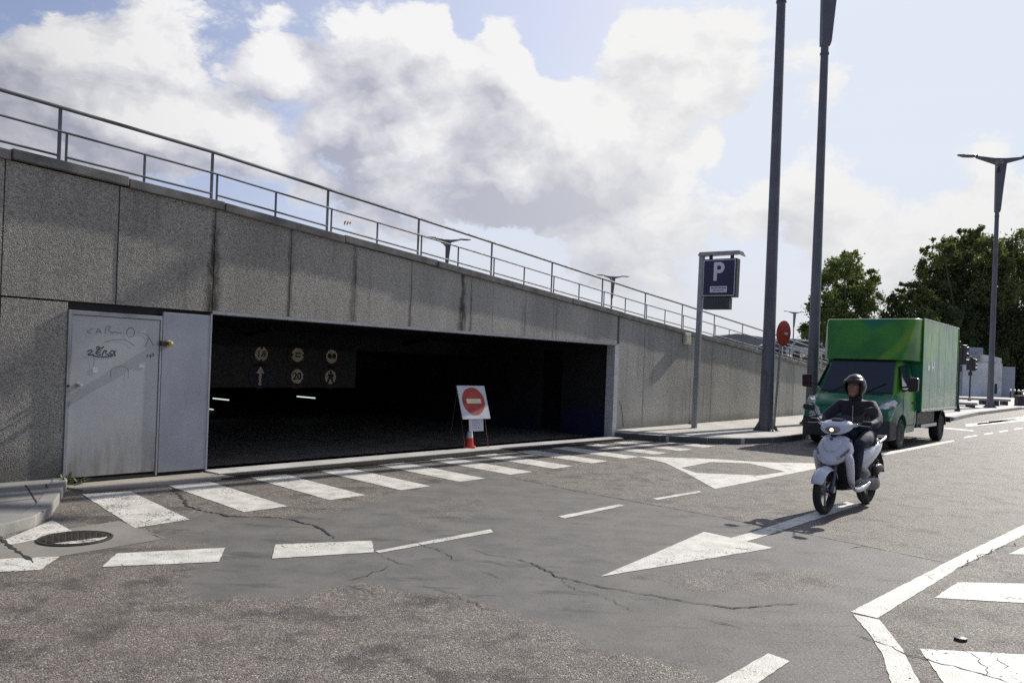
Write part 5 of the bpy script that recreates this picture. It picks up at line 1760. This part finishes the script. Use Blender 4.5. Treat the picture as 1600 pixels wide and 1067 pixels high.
# ------------------------------------------------------------------ trees
def leaf_mat(name, a, b):
    m = bpy.data.materials.new(name)
    m.use_nodes = True
    t = NT(m.node_tree)
    t.n.remove(t.n['Principled BSDF'])
    oc = t.new('ShaderNodeTexCoord').outputs['Object']
    rnd = t.new('ShaderNodeNewGeometry').outputs['Random Per Island']
    c = t.mix(rnd, a, b)
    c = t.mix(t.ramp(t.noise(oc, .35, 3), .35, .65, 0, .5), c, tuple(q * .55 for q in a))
    d = t.new('ShaderNodeBsdfDiffuse'); t.put(d.inputs[0], c)
    tr_ = t.new('ShaderNodeBsdfTranslucent'); t.put(tr_.inputs[0], t.mix(.5, c, (.16, .22, .03)))
    gl = t.new('ShaderNodeBsdfGlossy'); gl.inputs['Roughness'].default_value = .45; gl.inputs[0].default_value = (.25, .28, .2, 1)
    m1 = t.new('ShaderNodeMixShader'); m1.inputs[0].default_value = .34
    t.l.new(d.outputs[0], m1.inputs[1]); t.l.new(tr_.outputs[0], m1.inputs[2])
    m2 = t.new('ShaderNodeMixShader'); m2.inputs[0].default_value = .06
    t.l.new(m1.outputs[0], m2.inputs[1]); t.l.new(gl.outputs[0], m2.inputs[2])
    t.l.new(m2.outputs[0], t.n['Material Output'].inputs[0])
    return m


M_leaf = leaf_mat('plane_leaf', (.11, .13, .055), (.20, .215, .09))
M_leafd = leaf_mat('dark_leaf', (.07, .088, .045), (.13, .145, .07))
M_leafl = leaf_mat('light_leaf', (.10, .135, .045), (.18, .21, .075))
M_bark = pmat('bark', (.10, .085, .07), .9, vary=.4, vscale=5, bumps=(9, .7, .05))


def leaf_cloud(clumps, nleaf, size, seed):
    r = np.random.default_rng(seed)
    pts = []
    vols = np.array([c[3] ** 2.3 for c in clumps]); vols /= vols.sum()
    for (cx, cy, cz, cr), f in zip(clumps, vols):
        n = int(nleaf * f)
        # sub-clusters inside the clump give light and dark tufts
        k = max(6, int(n / 55))
        d = r.normal(size=(k, 3)); d /= np.linalg.norm(d, axis=1)[:, None]
        rad = cr * r.uniform(.35, 1.0, k) ** .6
        cc = np.array([cx, cy, cz]) + d * rad[:, None] * np.array([1, 1, .82])
        idx = r.integers(0, k, n)
        off = r.normal(size=(n, 3)) * cr * .15
        pts.append(cc[idx] + off)
    P = np.concatenate(pts)
    n = len(P)
    a = r.normal(size=(n, 3)); a /= np.linalg.norm(a, axis=1)[:, None]
    b = np.cross(a, r.normal(size=(n, 3))); b /= np.linalg.norm(b, axis=1)[:, None]
    s1 = size * r.uniform(.6, 1.3, n)[:, None]
    s2 = s1 * .55
    V = np.stack([P - a * s1, P - b * s2, P + a * s1 * .9, P + b * s2], 1).reshape(-1, 3)
    Fc = np.arange(n * 4).reshape(-1, 4)
    return V, Fc


def tree(name, label, base, height, clumps, mat, nleaf, size, seed, trunk_r=.3, group=None):
    T = thing(name, label, 'tree', base, 0, group)
    V, Fc = leaf_cloud(clumps, nleaf, size, seed)
    me = bpy.data.meshes.new('crown')
    me.vertices.add(len(V)); me.vertices.foreach_set('co', V.astype('f').ravel())
    me.loops.add(len(Fc) * 4); me.loops.foreach_set('vertex_index', Fc.ravel().astype('i'))
    me.polygons.add(len(Fc)); me.polygons.foreach_set('loop_start', np.arange(0, len(Fc) * 4, 4, dtype='i'))
    me.update(calc_edges=True)
    me.materials.append(mat)
    o = bpy.data.objects.new('crown', me); COL.objects.link(o); o.parent = T
    rr = random.Random(seed)
    tk = MB()
    top = Vector((0, 0, height * .55))
    tk.tube([(0, 0, -.2), (.05, 0, height * .2), (-.08, .05, height * .4), tuple(top)], [trunk_r * 1.3, trunk_r, trunk_r * .8, trunk_r * .45], 10)
    tk.build('trunk', M_bark, T, 50)
    for c_ in clumps[:9]:
        s_ = Vector((0, 0, height * rr.uniform(.22, .5)))
        e = Vector(c_[:3])
        m_ = s_.lerp(e, .5) + Vector((rr.uniform(-.4, .4), rr.uniform(-.4, .4), -.3))
        MB().tube([s_, m_, e], [trunk_r * .45, trunk_r * .28, trunk_r * .08], 6).build('limb', M_bark, T, 50)
    return T


def clumps_for(pxs, Y, base, jit, seed):
    """clumps from sight lines: (px, py, radius px) at distance about Y"""
    r = random.Random(seed)
    out_ = []
    for px, py, rp in pxs:
        y = Y + r.uniform(-jit, jit)
        p = at(px, py, y)
        out_.append((p.x - base[0], p.y - base[1], p.z - base[2], rp * y / FPX))
    return out_


b1 = at(1315, 606, 88); b1.z = 0
tree('plane_tree', 'single round green tree standing behind the lamp post left of the dark grove', b1, 14, clumps_for(
    [(1320, 415, 26), (1300, 440, 26), (1345, 440, 26), (1290, 480, 30), (1325, 475, 34), (1358, 470, 22), (1305, 515, 36), (1340, 515, 32), (1275, 520, 22), (1320, 560, 40), (1275, 555, 20), (1360, 545, 24), (1325, 395, 14), (1365, 430, 12), (1268, 470, 9)], 88, b1, 3.5, 1), M_leafl, 26000, .19, 1, .35)
b2 = at(1505, 606, 100); b2.z = 0
tree('plane_tree', 'tallest tree of the grove, with an open airy crown left of the plaza lamp post', b2, 17, clumps_for(
    [(1520, 385, 24), (1495, 385, 22), (1475, 400, 22), (1545, 385, 22), (1450, 420, 20), (1480, 430, 30), (1515, 420, 34), (1548, 420, 30), (1440, 450, 20), (1470, 470, 34), (1510, 465, 38), (1550, 460, 34), (1425, 475, 14), (1500, 510, 40), (1545, 505, 40), (1447, 392, 9), (1465, 380, 10), (1535, 365, 14), (1510, 366, 12)], 100, b2, 5, 2), M_leaf, 44000, .21, 2, .45, 'trees of the dark grove')
b3 = at(1630, 606, 104); b3.z = 0
tree('plane_tree', 'tree of the grove cut by the right edge of the picture', b3, 17, clumps_for(
    [(1600, 385, 30), (1580, 400, 22), (1640, 400, 34), (1590, 430, 34), (1625, 440, 40), (1580, 470, 32), (1610, 490, 40), (1650, 470, 44), (1595, 540, 44), (1640, 540, 50)], 104, b3, 5, 3), M_leaf, 30000, .22, 3, .45, 'trees of the dark grove')
b4 = at(1430, 606, 94); b4.z = 0
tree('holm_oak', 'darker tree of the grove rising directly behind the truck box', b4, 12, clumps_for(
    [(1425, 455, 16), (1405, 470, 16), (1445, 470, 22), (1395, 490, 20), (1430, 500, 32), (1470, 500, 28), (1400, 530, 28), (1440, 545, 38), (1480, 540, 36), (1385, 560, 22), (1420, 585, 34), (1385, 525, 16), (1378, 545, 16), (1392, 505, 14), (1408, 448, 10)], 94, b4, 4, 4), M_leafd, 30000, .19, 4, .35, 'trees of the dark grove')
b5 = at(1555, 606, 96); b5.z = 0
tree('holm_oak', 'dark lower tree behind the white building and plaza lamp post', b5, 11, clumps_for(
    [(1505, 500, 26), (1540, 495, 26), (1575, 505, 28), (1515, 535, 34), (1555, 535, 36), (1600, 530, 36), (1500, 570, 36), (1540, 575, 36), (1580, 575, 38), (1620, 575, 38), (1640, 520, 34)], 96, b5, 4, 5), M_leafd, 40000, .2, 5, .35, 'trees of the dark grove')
# undergrowth that closes the foot of the grove
hx = []
for k in range(16):
    p = at(1370 + k * 22, 598 - (k % 3) * 5, 99 + (k % 4))
    hx.append((p.x, p.y, max(1.0, p.z), 2.2))
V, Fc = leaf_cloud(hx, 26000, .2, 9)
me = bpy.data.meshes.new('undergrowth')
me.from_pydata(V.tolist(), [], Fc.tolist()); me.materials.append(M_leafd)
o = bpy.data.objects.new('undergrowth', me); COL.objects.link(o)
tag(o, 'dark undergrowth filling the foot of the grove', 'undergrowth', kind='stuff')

# ------------------------------------------------------------------ white building, plaza furniture, traffic light
M_wb = pmat('white_render', (.62, .62, .62), .7, vary=.12, vscale=.6, dirt=.25)
M_wg = pmat('grey_cladding', (.30, .32, .36), .5, vary=.1, dirt=.1)
pA = at(1480, 614, 82); pA.z = .12
wb = thing('white_building', 'low white and grey pavilion at the foot of the grove behind the truck', 'building', pA, math.radians(-4))
wb_s = 82 / FPX
MB().box(0, 3.0, 0, 5, 0, 4.2).build('side_wall', M_wg, wb)
MB().box(1.2, 4.6, -.6, 4.5, 0, 3.4).build('wall', M_wb, wb)
MB().box(-.3, 3.25, -.3, 5.2, 4.21, 4.95).build('roof_box', M_wg, wb)
MB().prism([(3.0, 3.41), (5.1, 3.41), (5.1, 3.95), (3.0, 4.3)], -.3, 4.4).build('roof', M_wb, wb)
MB().box(4.61, 5.25, -.2, 4, 0, 3.4).build('wall', M_wb, wb)
MB().box(5.26, 6.8, .3, 4, 0, 3.1).build('annex', M_wg, wb)
MB().box(4.35, 4.6, -.64, -.605, .3, 1.3).build('door', M_bump, wb)
# mesh screen with louvres above the wall
for k in range(6): MB().box(1.5, 3.0, -.72, -.66, 3.45 + k * .14, 3.52 + k * .14).build('louvre', M_alu, wb)
for i, (px, py, Y, Lx, hz_, lab) in enumerate(((1512, 630, 50, 4.6, .45, 'long low stone bench near the truck on the bright plaza'), (1552, 630.5, 52, 1.9, .40, 'short dark stone bench behind the plaza lamp post'), (1500, 637, 44, 1.6, .3, 'small low stone slab beside the traffic light foot'))):
    p = at(px, py, Y); p.z = .12
    bn = thing('stone_bench', lab, 'bench', p, math.radians((-6, -4, 0)[i]), 'stone benches on the plaza')
    MB().box(-Lx / 2, Lx / 2, -.3, .3, hz_ - .14, hz_).build('seat', M_kerb, bn, bevel=.02)
    for x in (-Lx * .35, Lx * .35): MB().box(x - .15, x + .15, -.22, .22, 0, hz_ - .142).build('leg', M_bump, bn)
p = at(1593, 628, 52); p.z = .12
bn = thing('litter_bin', 'squat dark grey litter bin on the plaza at the right edge', 'bin', p)
MB().box(-.22, .22, -.22, .22, 0, .62).build('body', M_bump, bn, bevel=.03)
MB().box(-.235, .235, -.235, .235, .625, .66).build('rim', M_iron, bn, bevel=.01)
for k in range(5):
    p = at(1579 + k * 6.2, 609, 78); p.z = .12
    bl = MB(); bl.lathe([(.06, 0), (.06, .62), (.10, .64), (.10, .80), (.0, .84)], 10)
    o = bl.build('bollard', [M_iron], None, 40); o.location = p
    tag(o, ('leftmost', 'second', 'middle', 'fourth', 'rightmost')[k] + ' pale topped bollard in the far row before the grove', 'bollard', 'bollards before the grove')
    o.data.materials.append(M_white)
    for q in o.data.polygons:
        if q.center.z > .63: q.material_index = 1


def traffic_light(loc, rz_, label, n_head=2):
    T = thing('traffic_light', label, 'traffic light', loc, rz_, 'traffic lights at the plaza corner')
    MB().lathe([(.13, 0), (.13, .04), (.07, .3), (.055, .32), (.05, 3.35), (0, 3.37)], 14).build('pole', M_dark, T, 40)
    for hx_, z0 in ((.22, 2.25), ):
        h = MB(); h.box(hx_ - .14, hx_ + .14, -.12, .12, z0, z0 + .95); ho_ = h.build('signal_head', M_dark, T, bevel=.02)
        for k in range(3):
            v_ = MB(); v_.torus(.10, .008, 14, 4, Matrix.Translation((hx_ + .22, 0, z0 + .17 + k * .30)) @ Matrix.Rotation(PI / 2, 4, 'Y'), 0.2, PI + 2.7, .09)
            v_.build('hood', M_dark, ho_, 50)
            MB().lathe([(.095, 0), (.06, .02), (0, .025)], 14, Matrix.Translation((hx_ + .141, 0, z0 + .17 + k * .30)) @ Matrix.Rotation(PI / 2, 4, 'Y')).build('lens', (M_red, M_amber, M_green)[2 - k], ho_, 40)
    MB().box(-.12, .12, -.08, .10, 1.9, 2.2).build('control_box', M_dark, T, bevel=.02)
    MB().box(-.32, .10, -.10, .10, 2.3, 3.1).build('pedestrian_head', M_dark, T, bevel=.02)
    return T


traffic_light((21.55, 38.4, .13), math.radians(20), 'black traffic light right beside the rear of the truck')
p = at(1515, 618, 60); p.z = .12
traffic_light(p, math.radians(15), 'more distant black traffic light before the white building wall')

# far vehicles and low buildings seen over the sloping wall
def far_car(loc, rz_, mat, label, L=4.2, H=1.45):
    T = thing('parked_car', label, 'car', loc, rz_, 'cars parked beyond the sloping wall')
    b_ = MB(); b_.prism([(-L / 2, .35), (L / 2, .35), (L / 2, .75), (L * .30, .9), (L * .14, H), (-L * .28, H), (-L * .44, .95), (-L / 2, .85)], -.82, .82); b_.build('body', mat, T, bevel=.06)
    g_ = MB(); g_.prism([(L * .27, .93), (L * .13, H - .07), (-L * .26, H - .07), (-L * .39, .95)], -.835, .835); g_.build('window', M_glass, T)
    for x in (-L * .3, L * .3):
        for y in (-.78, .78):
            MB().lathe([(.31, -.1), (.31, .1), (.2, .11), (0, .1)], 16, Matrix.Translation((x, y, .31)) @ Matrix.Rotation(PI / 2, 4, 'X')).build('wheel', M_rub, T)
    return T


M_carb = pmat('navy_car_paint', (.02, .03, .06), .2, coat=.8)
M_cars = pmat('silver_car_paint', (.35, .37, .40), .25, .5, coat=.6)
o = W(30, -14); hgt = 0
dk2 = MB()
dk2.box(-14, 3.5, -6, 10, -1.2, 0)
pp = at(1225, 561, 62)
o = dk2.build('raised_street', M_asph)
o.location = (pp.x + 4, pp.y + 6, pp.z - .05); o.rotation_euler = (0, math.radians(2), math.radians(20))
tag(o, kind='structure')
for px, py, Y, m_, lab, rz_ in ((1231, 560, 60, M_carb, 'dark navy car seen over the low end of the sloping wall', 15), (1256, 563, 60, M_cars, 'silver car seen over the wall close to the truck cab', 15)):
    q = at(px, py, Y)
    far_car((q.x, q.y, q.z + .02), math.radians(rz_), m_, lab)
# far railings of the ramp
rl2 = thing('metal_railing', 'second lighter railing descending beyond the wall near the truck', 'railing', (0, 0, 0))
Pa, Pb = at(1195, 528, 50), at(1300, 556, 46)
for dz_, nm in ((0, 'top_rail'), (-.45, 'middle_rail'), (-.85, 'lower_rail')):
    MB().tube([(Pa.x, Pa.y, Pa.z + dz_), (Pb.x, Pb.y, Pb.z + dz_)], .03, 6).build(nm, M_alu, rl2, 50)
for k in range(8):
    v = Pa.lerp(Pb, k / 7)
    MB().box(v.x - .03, v.x + .03, v.y - .03, v.y + .03, v.z - 1.0, v.z).build('post', M_alu, rl2)
pf = at(1120, 548, 120)
fb_ = thing('far_building', 'long low grey roofed hall far behind the railing right of the parking sign', 'building', (pf.x, pf.y, 0), math.radians(8))
MB().box(0, 11, 0, 8, 0, pf.z + 1.2).build('wall', M_wg, fb_)
MB().prism([(-.5, pf.z + 1.21), (11.5, pf.z + 1.21), (10, pf.z + 2.1), (3, pf.z + 2.7), (0, pf.z + 2.2)], -.3, 8.3).build('roof', pmat('slate_roof', (.16, .17, .20), .6), fb_)
